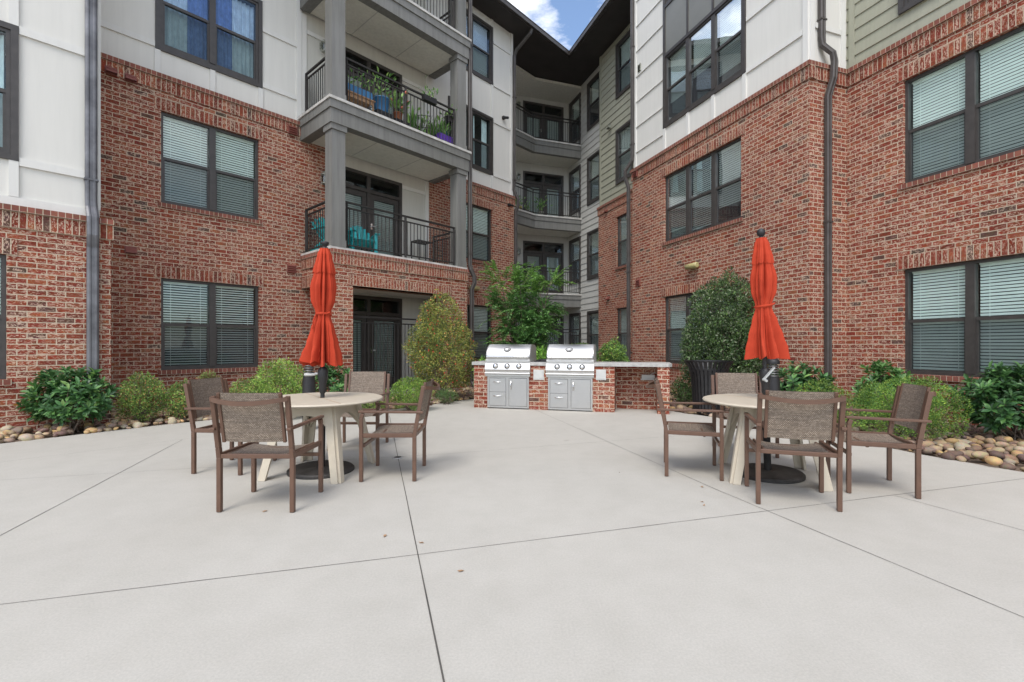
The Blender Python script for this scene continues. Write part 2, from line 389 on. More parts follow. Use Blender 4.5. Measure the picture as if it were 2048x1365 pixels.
# ------------------------------------------------------------------ wall planes
class PL:
    def __init__(s, P, d, n): s.P = P; s.d = d; s.n = n
    def off(s, o): return PL((s.P[0] + s.n[0] * o, s.P[1] + s.n[1] * o), s.d, s.n)
    def u(s, px):
        k = (px - CX) / F; return (k * s.P[1] - s.P[0]) / (s.d[0] - k * s.d[1])
    def Y(s, px): return s.P[1] + s.u(px) * s.d[1]
    def z(s, px, py): return H0 + (HY - py) / F * s.Y(px)
    def pt(s, u, o, z): return Vector((s.P[0] + s.d[0] * u + s.n[0] * o, s.P[1] + s.d[1] * u + s.n[1] * o, z))
    def box(s, mb, u0, u1, o0, o1, z0, z1, m=0, sold=False):
        mb.box((s.P[0], s.P[1], 0), (*s.d, 0), (*s.n, 0), Z, (u0, o0, z0), (u1, o1, z1), m, sold)
def mk(px, Y, d, n): return PL(((px - CX) / F * Y, Y), d, n)
aL, aR = R(42.2), R(18.9)
dL, nL = (math.sin(aL), math.cos(aL)), (math.cos(aL), -math.sin(aL))
dR, nR = (-math.sin(aR), math.cos(aR)), (-math.cos(aR), -math.sin(aR))
M = mk(322, 9.41, dL, nL)                # long wall of the left wing
NO = 1.325; N = M.off(NO)                # nearer block at far left
TO = 1.505; T = M.off(TO)                # front plane of the balcony tower
B = mk(1328, 13.13, dR, nR)              # face of the projecting bay, right wing
W = B.off(-0.996); G = W                 # wall plane behind the bay (both sides)
K = B.off(-1.30)                         # grey siding plane
SL = [0.10, 3.50, 6.80, 10.0]; SILL = [0.79, 4.13, 7.27, 10.42]; HEAD = [2.63, 5.97, 9.10, 12.25]
CAP = 6.68; ROOFZ = 12.6

def wall(mb, pl, u0, u1, z0, z1, o=0.0, holes=(), rev=0.1, m=0):
    us = sorted(set([u0, u1] + [min(max(x, u0), u1) for h in holes for x in h[:2]])); zs = sorted(set([z0, z1] + [min(max(x, z0), z1) for h in holes for x in h[2:]]))
    for a, b in zip(us, us[1:]):
        for c, d in zip(zs, zs[1:]):
            mu, mz = (a + b) / 2, (c + d) / 2
            if any(h[0] < mu < h[1] and h[2] < mz < h[3] for h in holes): continue
            mb.face([pl.pt(a, o, c), pl.pt(b, o, c), pl.pt(b, o, d), pl.pt(a, o, d)], [(a, c), (b, c), (b, d), (a, d)], m)
    for h in holes:
        a, b, c, d = max(h[0], u0), min(h[1], u1), max(h[2], z0), min(h[3], z1)
        if a >= b or c >= d: continue
        mb.face([pl.pt(a, o, c), pl.pt(a, o - rev, c), pl.pt(a, o - rev, d), pl.pt(a, o, d)], [(0, c), (rev, c), (rev, d), (0, d)], m)
        mb.face([pl.pt(b, o, c), pl.pt(b, o - rev, c), pl.pt(b, o - rev, d), pl.pt(b, o, d)], [(0, c), (rev, c), (rev, d), (0, d)], m)
        mb.face([pl.pt(a, o, d), pl.pt(b, o, d), pl.pt(b, o - rev, d), pl.pt(a, o - rev, d)], [(a, 0), (b, 0), (b, rev), (a, rev)], m)
        mb.face([pl.pt(a, o, c), pl.pt(b, o, c), pl.pt(b, o - rev, c), pl.pt(a, o - rev, c)], [(a, 0), (b, 0), (b, rev), (a, rev)], m)

def lap(mb, pl, u0, u1, z0, z1, o=0.0, holes=(), exp=0.25):
    # lap siding boards as real slanted boards with a butt edge
    k = 0
    z = z0
    while z < z1 - 1e-3:
        t = min(z + exp, z1)
        us = sorted(set([u0, u1] + [min(max(x, u0), u1) for h in holes for x in h[:2]]))
        for a, b in zip(us, us[1:]):
            segs = [(z, t)]
            for h in holes:
                if h[0] < (a + b) / 2 < h[1]:
                    ns = []
                    for c, d in segs:
                        if h[2] >= d or h[3] <= c: ns.append((c, d)); continue
                        if h[2] > c: ns.append((c, h[2]))
                        if h[3] < d: ns.append((h[3], d))
                    segs = ns
            for c, d in segs:
                oc = o + 0.022 * (1 - (c - z) / exp); od = o + 0.022 * (1 - (d - z) / exp)
                mb.face([pl.pt(a, oc, c), pl.pt(b, oc, c), pl.pt(b, od, d), pl.pt(a, od, d)], None)
                if c == z: mb.face([pl.pt(a, o, c), pl.pt(b, o, c), pl.pt(b, oc, c), pl.pt(a, oc, c)], None)
        z = t

BUILD = None
def window(pl, u0, u1, z0, z1, units, face=0.0, parent=None, style='blind', trim=False, raised=0.0, tilt=1, glassm=None, ext=0.037):
    """Dark framed sash window set in a wall whose face is at offset `face`."""
    fr = MB(); o1 = face - 0.055; o0 = face - 0.125
    if trim:
        w = 0.085; o1 = face + 0.012; o0 = face - 0.08
        for a in ((u0 - w, u1 + w, z0 - w, z0 - 0.001), (u0 - w, u1 + w, z1 + 0.001, z1 + w), (u0 - w, u0 - 0.001, z0, z1), (u1 + 0.001, u1 + w, z0, z1)):
            pl.box(fr, a[0], a[1], face - 0.02, face + 0.038, a[2], a[3])
    fw = 0.048
    pl.box(fr, u0, u1, o0, o1, z0, z0 + fw); pl.box(fr, u0, u1, o0, o1, z1 - fw, z1)
    pl.box(fr, u0, u0 + fw, o0, o1, z0 + fw, z1 - fw); pl.box(fr, u1 - fw, u1, o0, o1, z0 + fw, z1 - fw)
    mw = 0.12; tot = (u1 - u0 - 2 * fw - mw * (units - 1)) / units
    pn = MB(); bl = MB(); zm = (z0 + z1) / 2
    for k in range(units):
        a = u0 + fw + k * (tot + mw); b = a + tot
        if k: pl.box(fr, a - mw, a, o0 - 0.02, o1 + 0.012, z0 + fw, z1 - fw)
        pl.box(fr, a, b, o0 + 0.012, o1 - 0.012, zm - 0.028, zm + 0.028)
        for (x0, x1) in ((a, a + 0.03), (b - 0.03, b)):
            pl.box(fr, x0, x1, o0 + 0.006, o1 - 0.022, z0 + fw, zm - 0.028)
        pl.box(fr, a + 0.03, b - 0.03, o0 + 0.008, o1 - 0.022, z0 + fw, z0 + fw + 0.035)
        og = o1 - 0.03; ol = o1 - 0.042
        pn.face([pl.pt(a, og, zm + 0.028), pl.pt(b, og, zm + 0.028), pl.pt(b, og, z1 - fw), pl.pt(a, og, z1 - fw)], m=0)
        pn.face([pl.pt(a + .03, ol, z0 + fw + .035), pl.pt(b - .03, ol, z0 + fw + .035), pl.pt(b - .03, ol, zm - 0.028), pl.pt(a + .03, ol, zm - 0.028)], m=1)
        ob = o0 - 0.045
        if style == 'blind':
            zb = z0 + fw + (raised[k] if isinstance(raised, (list, tuple)) else raised); zt = z1 - fw - 0.02
            pl.box(bl, a + 0.01, b - 0.01, ob - 0.02, ob + 0.03, zt, z1 - fw + 0.01)
            z = zt
            while z > zb:
                j = rnd.uniform(-0.0015, 0.0015)
                hi, lo = ob + 0.004, ob - 0.004
                bl.face([pl.pt(a + 0.01, lo, z - ext + j), pl.pt(b - 0.01, lo, z - ext + j), pl.pt(b - 0.01, hi, z + j), pl.pt(a + 0.01, hi, z + j)])
                z -= 0.0515
            pl.box(bl, a + 0.01, b - 0.01, ob - 0.014, ob + 0.014, max(zb - 0.01, z0 + fw), max(zb - 0.01, z0 + fw) + 0.02)
            for x in (a + 0.14, b - 0.14): pl.box(bl, x - 0.0035, x + 0.0035, ob + 0.024, ob + 0.026, zb, zt)
        else:
            spans = {'curtain': [(0.02, 0.30, 0), (0.66, 0.98, 0)], 'curtain2': [(0.0, 0.55, 0), (0.55, 1.0, 1)] if k == 0 else [(0.0, 0.45, 1), (0.45, 1.0, 0)], 'sheer': [(0.02, 0.98, 0)]}[style]
            for s0, s1, mi in spans:
                x0 = a + (b - a) * s0; x1 = a + (b - a) * s1; n = max(6, int((x1 - x0) / 0.012)); top = []; bot = []
                for i in range(n + 1):
                    x = x0 + (x1 - x0) * i / n; w = 0.022 * math.sin(i * 0.9 + k) + 0.008 * math.sin(i * 2.3)
                    top.append(pl.pt(x, ob - 0.03 + w, z1 - fw)); bot.append(pl.pt(x + 0.01 * math.sin(i * .5), ob - 0.03 + w * 1.3, z0 + fw + 0.02))
                bl.grid([bot, top], m=mi)
    f = fr.build('window', M_DARK, parent)
    p = pn.build('pane', [glassm or M_GLASS, M_SCREEN], f)
    if bl.f: bl.build('blind' if style == 'blind' else 'curtain', M_BLIND if style == 'blind' else [M_CURT, M_CURTB], f)
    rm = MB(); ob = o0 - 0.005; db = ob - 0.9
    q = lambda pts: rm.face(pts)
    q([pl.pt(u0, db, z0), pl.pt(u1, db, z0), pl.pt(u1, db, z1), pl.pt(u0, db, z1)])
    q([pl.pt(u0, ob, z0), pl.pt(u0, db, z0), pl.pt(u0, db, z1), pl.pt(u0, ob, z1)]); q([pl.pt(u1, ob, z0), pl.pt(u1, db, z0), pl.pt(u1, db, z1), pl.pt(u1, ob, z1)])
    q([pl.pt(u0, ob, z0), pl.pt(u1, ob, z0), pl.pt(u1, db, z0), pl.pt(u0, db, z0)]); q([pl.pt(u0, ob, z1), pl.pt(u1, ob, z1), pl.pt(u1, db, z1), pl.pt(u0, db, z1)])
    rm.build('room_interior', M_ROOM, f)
    return f

def head_sill(pl, u0, u1, z0, z1, parent, face=0.0, head=True):
    if head:
        mb = MB(); pl.box(mb, u0 - 0.11, u1 + 0.11, face - 0.05, face + 0.012, z1 + 0.004, z1 + 0.24, 0, True)
        mb.build('brick_lintel', M_SOLD, parent)
    mb = MB(); pl.box(mb, u0 - 0.05, u1 + 0.05, face - 0.12, face + 0.045, z0 - 0.085, z0 - 0.003, 0, True)
    mb.build('brick_sill', M_ROW, parent)
def cap_course(pl, u0, u1, z, parent, face=0.0):
    mb = MB(); pl.box(mb, u0, u1, face - 0.09, face + 0.068, z - 0.085, z, 0, True); mb.build('rowlock_course', M_ROW, parent)
    mb = MB(); pl.box(mb, u0, u1, face - 0.09, face + 0.028, z - 0.325, z - 0.088, 0, True); mb.build('soldier_course', M_SOLD, parent)

def french_door(pl, u0, u1, z0, z1, face, parent):
    fr = MB(); o1 = face + 0.02; o0 = face - 0.10; fw = 0.09
    pl.box(fr, u0, u1, o0, o1, z1 - fw, z1); pl.box(fr, u0, u0 + fw, o0, o1, z0, z1 - fw); pl.box(fr, u1 - fw, u1, o0, o1, z0, z1 - fw)
    pl.box(fr, u0 + fw, u1 - fw, o0, o1, z0 - 0.03, z0 + 0.04)
    zt = z1 - 0.52; um = (u0 + u1) / 2
    pl.box(fr, u0 + fw, u1 - fw, o0 + .01, o1 - .01, zt, zt + 0.09); pl.box(fr, um - 0.05, um + 0.05, o0 + .01, o1 - .012, z0 + 0.04, zt); pl.box(fr, um - 0.05, um + 0.05, o0 + .01, o1 - .012, zt + 0.09, z1 - fw)
    f = fr.build('door_frame', M_DARK, parent)
    pn = MB()
    for a, b in ((u0 + fw, um - 0.05), (um + 0.05, u1 - fw)):
        pn.face([pl.pt(a, face - 0.05, zt + .09), pl.pt(b, face - 0.05, zt + .09), pl.pt(b, face - 0.05, z1 - fw), pl.pt(a, face - 0.05, z1 - fw)])
    pn.build('transom_pane', M_GLASS, f)
    bl = MB()
    for k, (a, b) in enumerate(((u0 + fw + .004, um - 0.054), (um + 0.054, u1 - fw - .004))):
        lf = MB(); z2, z3 = z0 + 0.045, zt - 0.004; w = 0.13
        pl.box(lf, a, a + w, face - 0.075, face - 0.03, z2, z3); pl.box(lf, b - w, b, face - 0.075, face - 0.03, z2, z3)
        pl.box(lf, a + w, b - w, face - 0.075, face - 0.03, z2, z2 + 0.24); pl.box(lf, a + w, b - w, face - 0.075, face - 0.03, z3 - 0.14, z3)
        lf.build('door_leaf', M_DARK, f)
        pn = MB(); pn.face([pl.pt(a + w, face - 0.05, z2 + .24), pl.pt(b - w, face - 0.05, z2 + .24), pl.pt(b - w, face - 0.05, z3 - .14), pl.pt(a + w, face - 0.05, z3 - .14)])
        pn.build('door_pane', M_GLASS, f)
        z = z3 - 0.15
        while z > z2 + 0.26:
            bl.face([pl.pt(a + w, face - .10, z - .036), pl.pt(b - w, face - .10, z - .036), pl.pt(b - w, face - .085, z), pl.pt(a + w, face - .085, z)]); z -= 0.05
    bl.build('blind', M_BLIND_D, f)
    hd = MB(); hd.tube([pl.pt(um + .1, face - .03, z0 + 1.05), pl.pt(um + .1, face + .03, z0 + 1.05), pl.pt(um + .22, face + .03, z0 + 1.05)], 0.012, 6); pl.box(hd, um + .075, um + .125, face - .03, face - .022, z0 + .97, z0 + 1.13)
    hd.build('door_handle', M_CHROME, f)
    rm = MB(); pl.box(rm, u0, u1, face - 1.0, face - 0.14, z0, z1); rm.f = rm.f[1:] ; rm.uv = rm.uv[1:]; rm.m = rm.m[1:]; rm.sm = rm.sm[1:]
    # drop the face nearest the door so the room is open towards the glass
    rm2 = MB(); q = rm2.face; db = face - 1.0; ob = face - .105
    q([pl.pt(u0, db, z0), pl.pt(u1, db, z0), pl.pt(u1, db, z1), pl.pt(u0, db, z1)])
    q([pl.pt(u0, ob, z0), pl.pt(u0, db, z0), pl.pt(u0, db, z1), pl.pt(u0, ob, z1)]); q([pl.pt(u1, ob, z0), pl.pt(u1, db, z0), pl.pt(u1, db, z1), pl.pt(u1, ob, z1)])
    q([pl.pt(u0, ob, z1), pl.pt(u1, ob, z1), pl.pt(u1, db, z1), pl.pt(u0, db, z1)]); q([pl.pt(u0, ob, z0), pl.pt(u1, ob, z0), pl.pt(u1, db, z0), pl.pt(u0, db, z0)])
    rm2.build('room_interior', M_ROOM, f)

def railing(p, q, z0, h, parent, post0=True, post1=True, mid=2, step=0.105):
    p = Vector((p[0], p[1], 0)); q = Vector((q[0], q[1], 0)); d = q - p; ln = d.length; e = d / ln
    mb = MB(); zz = Vector((0, 0, 1))
    mb.bar(p + zz * (z0 + h), q + zz * (z0 + h), 0.045, 0.04); mb.bar(p + zz * (z0 + h - 0.13), q + zz * (z0 + h - 0.13), 0.032, 0.03); mb.bar(p + zz * (z0 + 0.09), q + zz * (z0 + 0.09), 0.032, 0.03)
    n = max(1, int(round(ln / step)))
    for i in range(1, n):
        c = p + e * (ln * i / n); mb.bar(c + zz * (z0 + 0.105), c + zz * (z0 + h - 0.146), 0.018)
    o = mb.build('railing', M_RAIL, parent)
    k = max(1, int(round(ln / 2.1)))
    for i in range(k + 1):
        if (i == 0 and not post0) or (i == k and not post1): continue
        c = p + e * (ln * i / k)
        if i == 0: c += e * 0.03
        if i == k: c -= e * 0.03
        pm = MB(); pm.bar(c + zz * z0, c + zz * (z0 + h - 0.021), 0.05); pm.build('rail_post', M_RAIL, o)
    return o

def downspout(pts, n, parent, w=0.105, d=0.085, mat=None):
    mb = MB(); mb.sweep(pts, w, d, n)
    o = mb.build('downspout', mat or M_SPOUT, parent)
    for k in range(len(pts) - 1):
        a, b = Vector(pts[k]), Vector(pts[k + 1])
        if abs(a.z - b.z) > 2.5:
            nn = Vector((n[0], n[1], 0)); side = Vector((-n[1], n[0], 0)); t = min(a.z, b.z) + 0.35
            while t < max(a.z, b.z) - 0.2:
                s = MB(); c = Vector((a.x, a.y, t)); s.box(c, side, nn, Vector(Z), (-w / 2 - .012, -d / 2, -.015), (w / 2 + .012, d / 2 + .004, .015)); t += 3.0
                s.build('strap', mat or M_SPOUT, o)
    return o
def jar_lantern(pl, u, z, face, parent):
    mb = MB(); c = pl.pt(u, face + 0.13, z)
    mb.lathe([(0.02, 0.15), (0.075, 0.13), (0.08, 0.10), (0.05, 0.095)], 14, c); mb.lathe([(0.055, -0.13), (0.07, -0.12), (0.07, -0.10), (0.06, -0.09)], 14, c)
    for k in range(4):
        a = k * math.pi / 2 + .4; mb.tube([(c.x + .072 * math.cos(a), c.y + .072 * math.sin(a), c.z - .11), (c.x + .082 * math.cos(a), c.y + .082 * math.sin(a), c.z), (c.x + .072 * math.cos(a), c.y + .072 * math.sin(a), c.z + .11)], 0.006, 5)
    mb.tube([pl.pt(u, face, z + .08), pl.pt(u, face + .06, z + .2), pl.pt(u, face + .13, z + .19), pl.pt(u, face + .13, z + .14)], 0.012, 6)
    pl.box(mb, u - .06, u + .06, face, face + .03, z - .02, z + .14)
    o = mb.build('wall_lantern', M_PALEM, parent)
    g = MB(); g.lathe([(0.05, -0.09), (0.06, 0), (0.05, 0.095)], 14, c, cap=False); g.build('glass_jar', M_LGLASS, o)
def louver(pl, u, z, w, h, face, parent, mat=None, name='wall_vent'):
    mb = MB(); pl.box(mb, u, u + w, face, face + .015, z, z + h); n = 4
    for k in range(n):
        zz = z + h * (k + .5) / n
        a = [pl.pt(u + .01, face + .015, zz + .02), pl.pt(u + w - .01, face + .015, zz + .02), pl.pt(u + w - .01, face + .045, zz - .012), pl.pt(u + .01, face + .045, zz - .012)]
        mb.face(a); mb.face([x - Vector((0, 0, .006)) for x in a][::-1])
    pl.box(mb, u, u + .012, face + .015, face + .04, z, z + h); pl.box(mb, u + w - .012, u + w, face + .015, face + .04, z, z + h)
    mb.build(name, mat or M_VENT, parent)
def hood(pl, u, z, face, parent, mat=None):
    mb = MB(); w = .15; h = .12; t = .11
    A = [pl.pt(u, face, z + h), pl.pt(u + w, face, z + h), pl.pt(u + w + .01, face + t, z + .03), pl.pt(u - .01, face + t, z + .03)]
    Bm = [pl.pt(u, face, z), pl.pt(u + w, face, z), pl.pt(u + w + .01, face + t, z), pl.pt(u - .01, face + t, z)]
    mb.face(A); mb.face([A[3], A[2], Bm[2], Bm[3]]); mb.face([A[0], A[3], Bm[3], Bm[0]]); mb.face([A[1], A[2], Bm[2], Bm[1]])
    pl.box(mb, u - .015, u + w + .015, face, face + .01, z - .01, z + h + .01)
    mb.build('vent_hood', mat or M_VENT, parent)
def flood(pl, u, z, face, parent):
    mb = MB(); pl.box(mb, u - .06, u + .06, face, face + .05, z - .06, z + .06); o = mb.build('wall_light', M_PALEM, parent)
    g = MB(); c0 = pl.pt(u - .2, face + .10, z); c1 = pl.pt(u + .2, face + .10, z); g.tube([c0, c0.lerp(c1, .04), c0.lerp(c1, .96), c1], [.05, .075, .075, .05], 12)
    g.build('light_lens', M_LAMPY, o)

# =================================================================== LEFT WING
uNc = N.u(222); uNs = N.u(200)
uA = M.u(603); uTe = uA + 4.05; uEnd = M.u(1028)
bl_root = empty('apartment_building', M.pt(uA, 0, 0), 0, True)
tag(bl_root, 'left apartment wing in red brick and white panels with the projecting balcony tower', 'building')
holesM = []
w0, w1 = M.u(322), M.u(518)
holesM += [(w0, w1, SILL[0], HEAD[0]), (w0, w1, SILL[1], HEAD[1])]
r1 = M.u(984); r0 = r1 - 1.84
holesR = [(r0, r1, SILL[k], HEAD[k]) for k in range(4)]
d1 = M.u(806); d0 = d1 - 2.13
uWh = M.u(859)
# brick walls
mb = MB(); wall(mb, M, uNc - 0.4, uA + 1.0, -0.2, CAP - 0.3, 0, holesM); mb.build('brick_wall', M_BRICK, bl_root)
mb = MB(); wall(mb, M, uWh, uEnd, -0.2, CAP - 0.3, 0, holesR[:2]); M.box(mb, uWh, uWh + .02, -.12, -.001, -.2, CAP - .3); mb.build('brick_wall', M_BRICK, bl_root)
mb = MB(); mb.face([M.pt(uEnd, 0, -.2), M.pt(uEnd, -3.0, -.2), M.pt(uEnd, -3.0, CAP - .3), M.pt(uEnd, 0, CAP - .3)], [(0, -.2), (3, -.2), (3, CAP - .3), (0, CAP - .3)]); mb.build('brick_wall', M_BRICK, bl_root)
cap_course(M, uNc - 0.4, uA - 0.015, CAP, bl_root); cap_course(M, uWh, uEnd + 0.04, CAP, bl_root)
for h in holesM: window(M, *h, 2, 0.0, bl_root, ext=(.023 if h[3] < 3 else .033)); head_sill(M, *h, bl_root, head=(h[3] < 3 or True))
window(M, *holesR[0], 2, 0.0, bl_root); head_sill(M, *holesR[0], bl_root)
window(M, *holesR[1], 2, 0.0, bl_root); head_sill(M, *holesR[1], bl_root)
# near block, floor 1 brick
capN = 3.36
nw1 = N.u(13); holesN = [(nw1 - 1.84, nw1, SILL[0], HEAD[0])]
mb = MB(); wall(mb, N, -6, uNc, -0.2, capN - 0.3, 0, holesN); mb.face([N.pt(uNc, 0, -.2), N.pt(uNc, -NO, -.2), N.pt(uNc, -NO, capN - .3), N.pt(uNc, 0, capN - .3)], [(0, -.2), (NO, -.2), (NO, capN - .3), (0, capN - .3)])
mb.build('brick_wall', M_BRICK, bl_root); cap_course(N, -6, uNc + 0.03, capN, bl_root)
window(N, *holesN[0], 2, 0.0, bl_root); head_sill(N, *holesN[0], bl_root)
# near block siding
SF = -0.06
nw2 = N.u(21); hN2 = (nw2 - 1.84, nw2, SILL[1] , HEAD[1]); hN3 = (nw2 - 1.84, nw2, SILL[2], HEAD[2])
mb = MB(); wall(mb, N, -6, uNs, capN - .05, ROOFZ, SF, [hN2, hN3]); mb.face([N.pt(uNs, SF, capN - .05), N.pt(uNs, -NO - .1, capN - .05), N.pt(uNs, -NO - .1, ROOFZ), N.pt(uNs, SF, ROOFZ)]); mb.build('siding_wall', M_WHITE, bl_root)
window(N, *hN2, 2, SF, bl_root, trim=True, style='sheer'); window(N, *hN3, 2, SF, bl_root, trim=True, style='curtain')
def trims(pl, rects, face, parent, mat=None, name='trim_board', t=0.03):
    for r in rects:
        mb = MB(); pl.box(mb, r[0], r[1], face - .01, face + t, r[2], r[3]); mb.build(name, mat or M_TRIMW, parent)
ts = 0.11
nm = (hN2[0] + hN2[1]) / 2
trims(N, [(-6, uNs - .001, capN + .0, capN + .14), (hN2[1] + .09, uNs - .13, 3.98, 4.10), (hN2[1] + .09, uNs - .13, 5.95, 6.07), (uNs - .12, uNs + .012, capN + .145, ROOFZ),
          (hN2[1] - .02, hN2[1] + .085, capN + .145, SILL[1] - .09), (hN2[1] - .02, hN2[1] + .085, HEAD[1] + .09, SILL[2] - .09), (hN2[0] - .1, hN2[0], capN + .145, SILL[1] - .09),
          (nm - .05, nm + .05, capN + .145, SILL[1] - .09), (hN2[1] + .09, uNs - .13, 7.2, 7.32)], SF, bl_root)
# main siding, floors 3 and 4, over the brick
t0, t1 = w0 - 0.0, w1 + 0.0
h3 = [(t0, t1, SILL[2], HEAD[2]), (t0, t1, SILL[3], HEAD[3])]
hd = [(d0, d1, SL[k], HEAD[k]) for k in range(4)]
mb = MB(); wall(mb, M, uNc - 1.5, uA + 0.02, CAP - .05, ROOFZ, SF, h3); mb.build('siding_wall', M_WHITE, bl_root)
mb = MB(); wall(mb, M, uA + 0.02, uWh, SL[1] - .4, ROOFZ, SF, hd[1:]); wall(mb, M, uA + 1.0, uWh, -0.2, SL[1] - .4, SF, hd[:1]); mb.build('siding_wall', M_CREAM, bl_root)
mb = MB(); wall(mb, M, uWh - .01, uEnd - .03, CAP - .05, ROOFZ, SF, holesR[2:]); mb.face([M.pt(uEnd - .03, SF, CAP), M.pt(uEnd - .03, -3, CAP), M.pt(uEnd - .03, -3, ROOFZ), M.pt(uEnd - .03, SF, ROOFZ)]); mb.build('siding_wall', M_WHITE, bl_root)
window(M, *h3[0], 2, SF, bl_root, trim=True, style='curtain2', glassm=M_GLASSB); window(M, *h3[1], 2, SF, bl_root, trim=True)
window(M, *holesR[2], 2, SF, bl_root, trim=True, style='curtain'); window(M, *holesR[3], 2, SF, bl_root, trim=True, glassm=M_GLASSB)
for h in hd: french_door(M, *h, SF, bl_root)
mm = (t0 + t1) / 2; lf = uNc - 1.0
trims(M, [(lf, t0 - .09, 7.22, 7.33), (t1 + .09, uA - .10, 7.22, 7.33), (t1 + .09, uA - .10, 8.5, 8.61), (lf, t0 - .09, 8.5, 8.61), (t0 - .10, t0 + .0, CAP + .005, SILL[2] - .09), (mm - .05, mm + .05, CAP + .005, SILL[2] - .09), (t1 - .0, t1 + .10, CAP + .005, SILL[2] - .09),
          (uA - .10, uA + .02, CAP + .005, ROOFZ), (t1 + .0, t1 + .10, HEAD[2] + .09, SILL[3] - .09), (t0 - .10, t0 + .0, HEAD[2] + .09, SILL[3] - .09), (t1 + .09, uA - .10, 10.3, 10.4)], SF, bl_root)
# trims behind balconies
for k in range(1, 4):
    zc = SL[k + 1] if k < 3 else ROOFZ
    trims(M, [(uA + .03, uA + .14, SL[k], zc - .6), (uWh - .12, uWh - .001, SL[k], zc - .55), (uA + .15, d0 - .001, HEAD[k] - .15, HEAD[k] - .05), (d1 + .001, uWh - .13, HEAD[k] - .15, HEAD[k] - .05)], SF, bl_root)
trims(M, [(r1 - .0, r1 + .1, CAP + .005, SILL[2] - .09), ((r0 + r1) / 2 - .05, (r0 + r1) / 2 + .05, CAP + .005, SILL[2] - .09), (r1 + .0, r1 + .1, HEAD[2] + .09, SILL[3] - .09), ((r0 + r1) / 2 - .05, (r0 + r1) / 2 + .05, HEAD[2] + .09, SILL[3] - .09), (r1, r1 + .1, HEAD[3] + .09, ROOFZ),
          (r1 + .11, uEnd - .15, 7.18, 7.28), (r1 + .11, uEnd - .15, 9.05, 9.15), (r1 + .11, uEnd - .15, 10.32, 10.42), (r1 + .11, uEnd - .15, 11.8, 11.9), (uEnd - .14, uEnd - .02, CAP + .005, ROOFZ)], SF, bl_root)

# ---- balcony tower: brick base, slabs, posts, railings
opz = 2.66; zb = SL[1] - .06
p0, p1 = uA + 0.0, uTe
pL1 = T.u(706); pR0 = T.u(897)
mb = MB()
wall(mb, T, p0, p1, -0.2, zb - .30, 0, [(pL1, pR0, -0.2, opz)], rev=0.5)
# left side face, with the opening next to the main wall
SD = PL((M.pt(uA, 0, 0).x, M.pt(uA, 0, 0).y), nL, (-dL[0], -dL[1]))
wall(mb, SD, 0.02, TO, -0.2, zb - .30, 0, [(0.02, TO - .45, -0.2, opz)], rev=0.35)
SE = PL((M.pt(uTe, 0, 0).x, M.pt(uTe, 0, 0).y), nL, dL)
wall(mb, SE, 0.02, TO, -0.2, zb - .30, 0, [(0.3, TO - .45, -0.2, opz)], rev=0.35)
mb.face([T.pt(p0, -.001, opz), T.pt(p1, -.001, opz), T.pt(p1, -.30, opz), T.pt(p0, -.30, opz)])
mb.build('balcony_base', M_BRICK, bl_root)
mb = MB(); T.box(mb, p0 - .02, p1 + .02, -.30, .05, zb - .085, zb, 0, True); SD.box(mb, 0.02, TO - .31, -.28, .05, zb - .085, zb, 0, True); SE.box(mb, 0.02, TO - .31, -.28, .05, zb - .085, zb, 0, True); mb.build('rowlock_course', M_ROW, bl_root)
mb = MB(); T.box(mb, p0 - .0, p1 + .0, -.28, .028, zb - .325, zb - .088, 0, True); SD.box(mb, 0.02, TO - .29, -.26, .028, zb - .325, zb - .088, 0, True); SE.box(mb, 0.02, TO - .29, -.26, .028, zb - .325, zb - .088, 0, True); mb.build('soldier_course', M_SOLD, bl_root)
mb = MB(); T.box(mb, pL1 - .11, pR0 + .11, -.06, .012, opz + .003, opz + .24, 0, True); SD.box(mb, 0.02, TO - .36, -.05, .012, opz + .003, opz + .24, 0, True); mb.build('brick_lintel', M_SOLD, bl_root)
mb = MB(); M.box(mb, p0 + .03, p1 - .03, .02, TO - .32, opz + .02, opz + .06); mb.build('patio_ceiling', M_CEIL, bl_root)
mb = MB(); M.box(mb, p0 + .05, p1 - .05, .02, TO - .1, -.1, SL[0]); mb.build('patio_floor', M_SLABC, bl_root)
for k in (1, 2, 3):
    z = SL[k]; ov = 0.02 if k == 1 else 0.09
    mb = MB(); M.box(mb, p0 - ov, p1 + ov, .0, TO + ov - (.03 if k == 1 else 0), z - .06, z); b = mb.build('balcony_slab', M_SLABC, bl_root)
    if k > 1:
        mb = MB(); o = 0.065
        T.box(mb, p0 - o, p1 + o, -.20, o, z - .245, z - .062); T.box(mb, p0 - .035, p1 + .035, -.20, .035, z - .56, z - .247)
        SD.box(mb, 0.0, TO - .201, -.2, o, z - .245, z - .062); SD.box(mb, 0.0, TO - .201, -.2, .035, z - .56, z - .247)
        SE.box(mb, 0.0, TO - .201, -.2, o, z - .245, z - .062); SE.box(mb, 0.0, TO - .201, -.2, .035, z - .56, z - .247)
        mb.build('fascia_beam', M_POST, b)
        mb = MB(); M.box(mb, p0 + .16, p1 - .16, 0.0, TO - .16, z - .53, z - .50)
        mb.build('balcony_ceiling', M_CEIL, b)
        mb = MB()
        for uu in (1.3, 2.65): M.box(mb, p0 + uu, p0 + uu + .018, .02, TO - .2, z - .535, z - .5305)
        mb.build('ceiling_joint', M_JLINE, b)
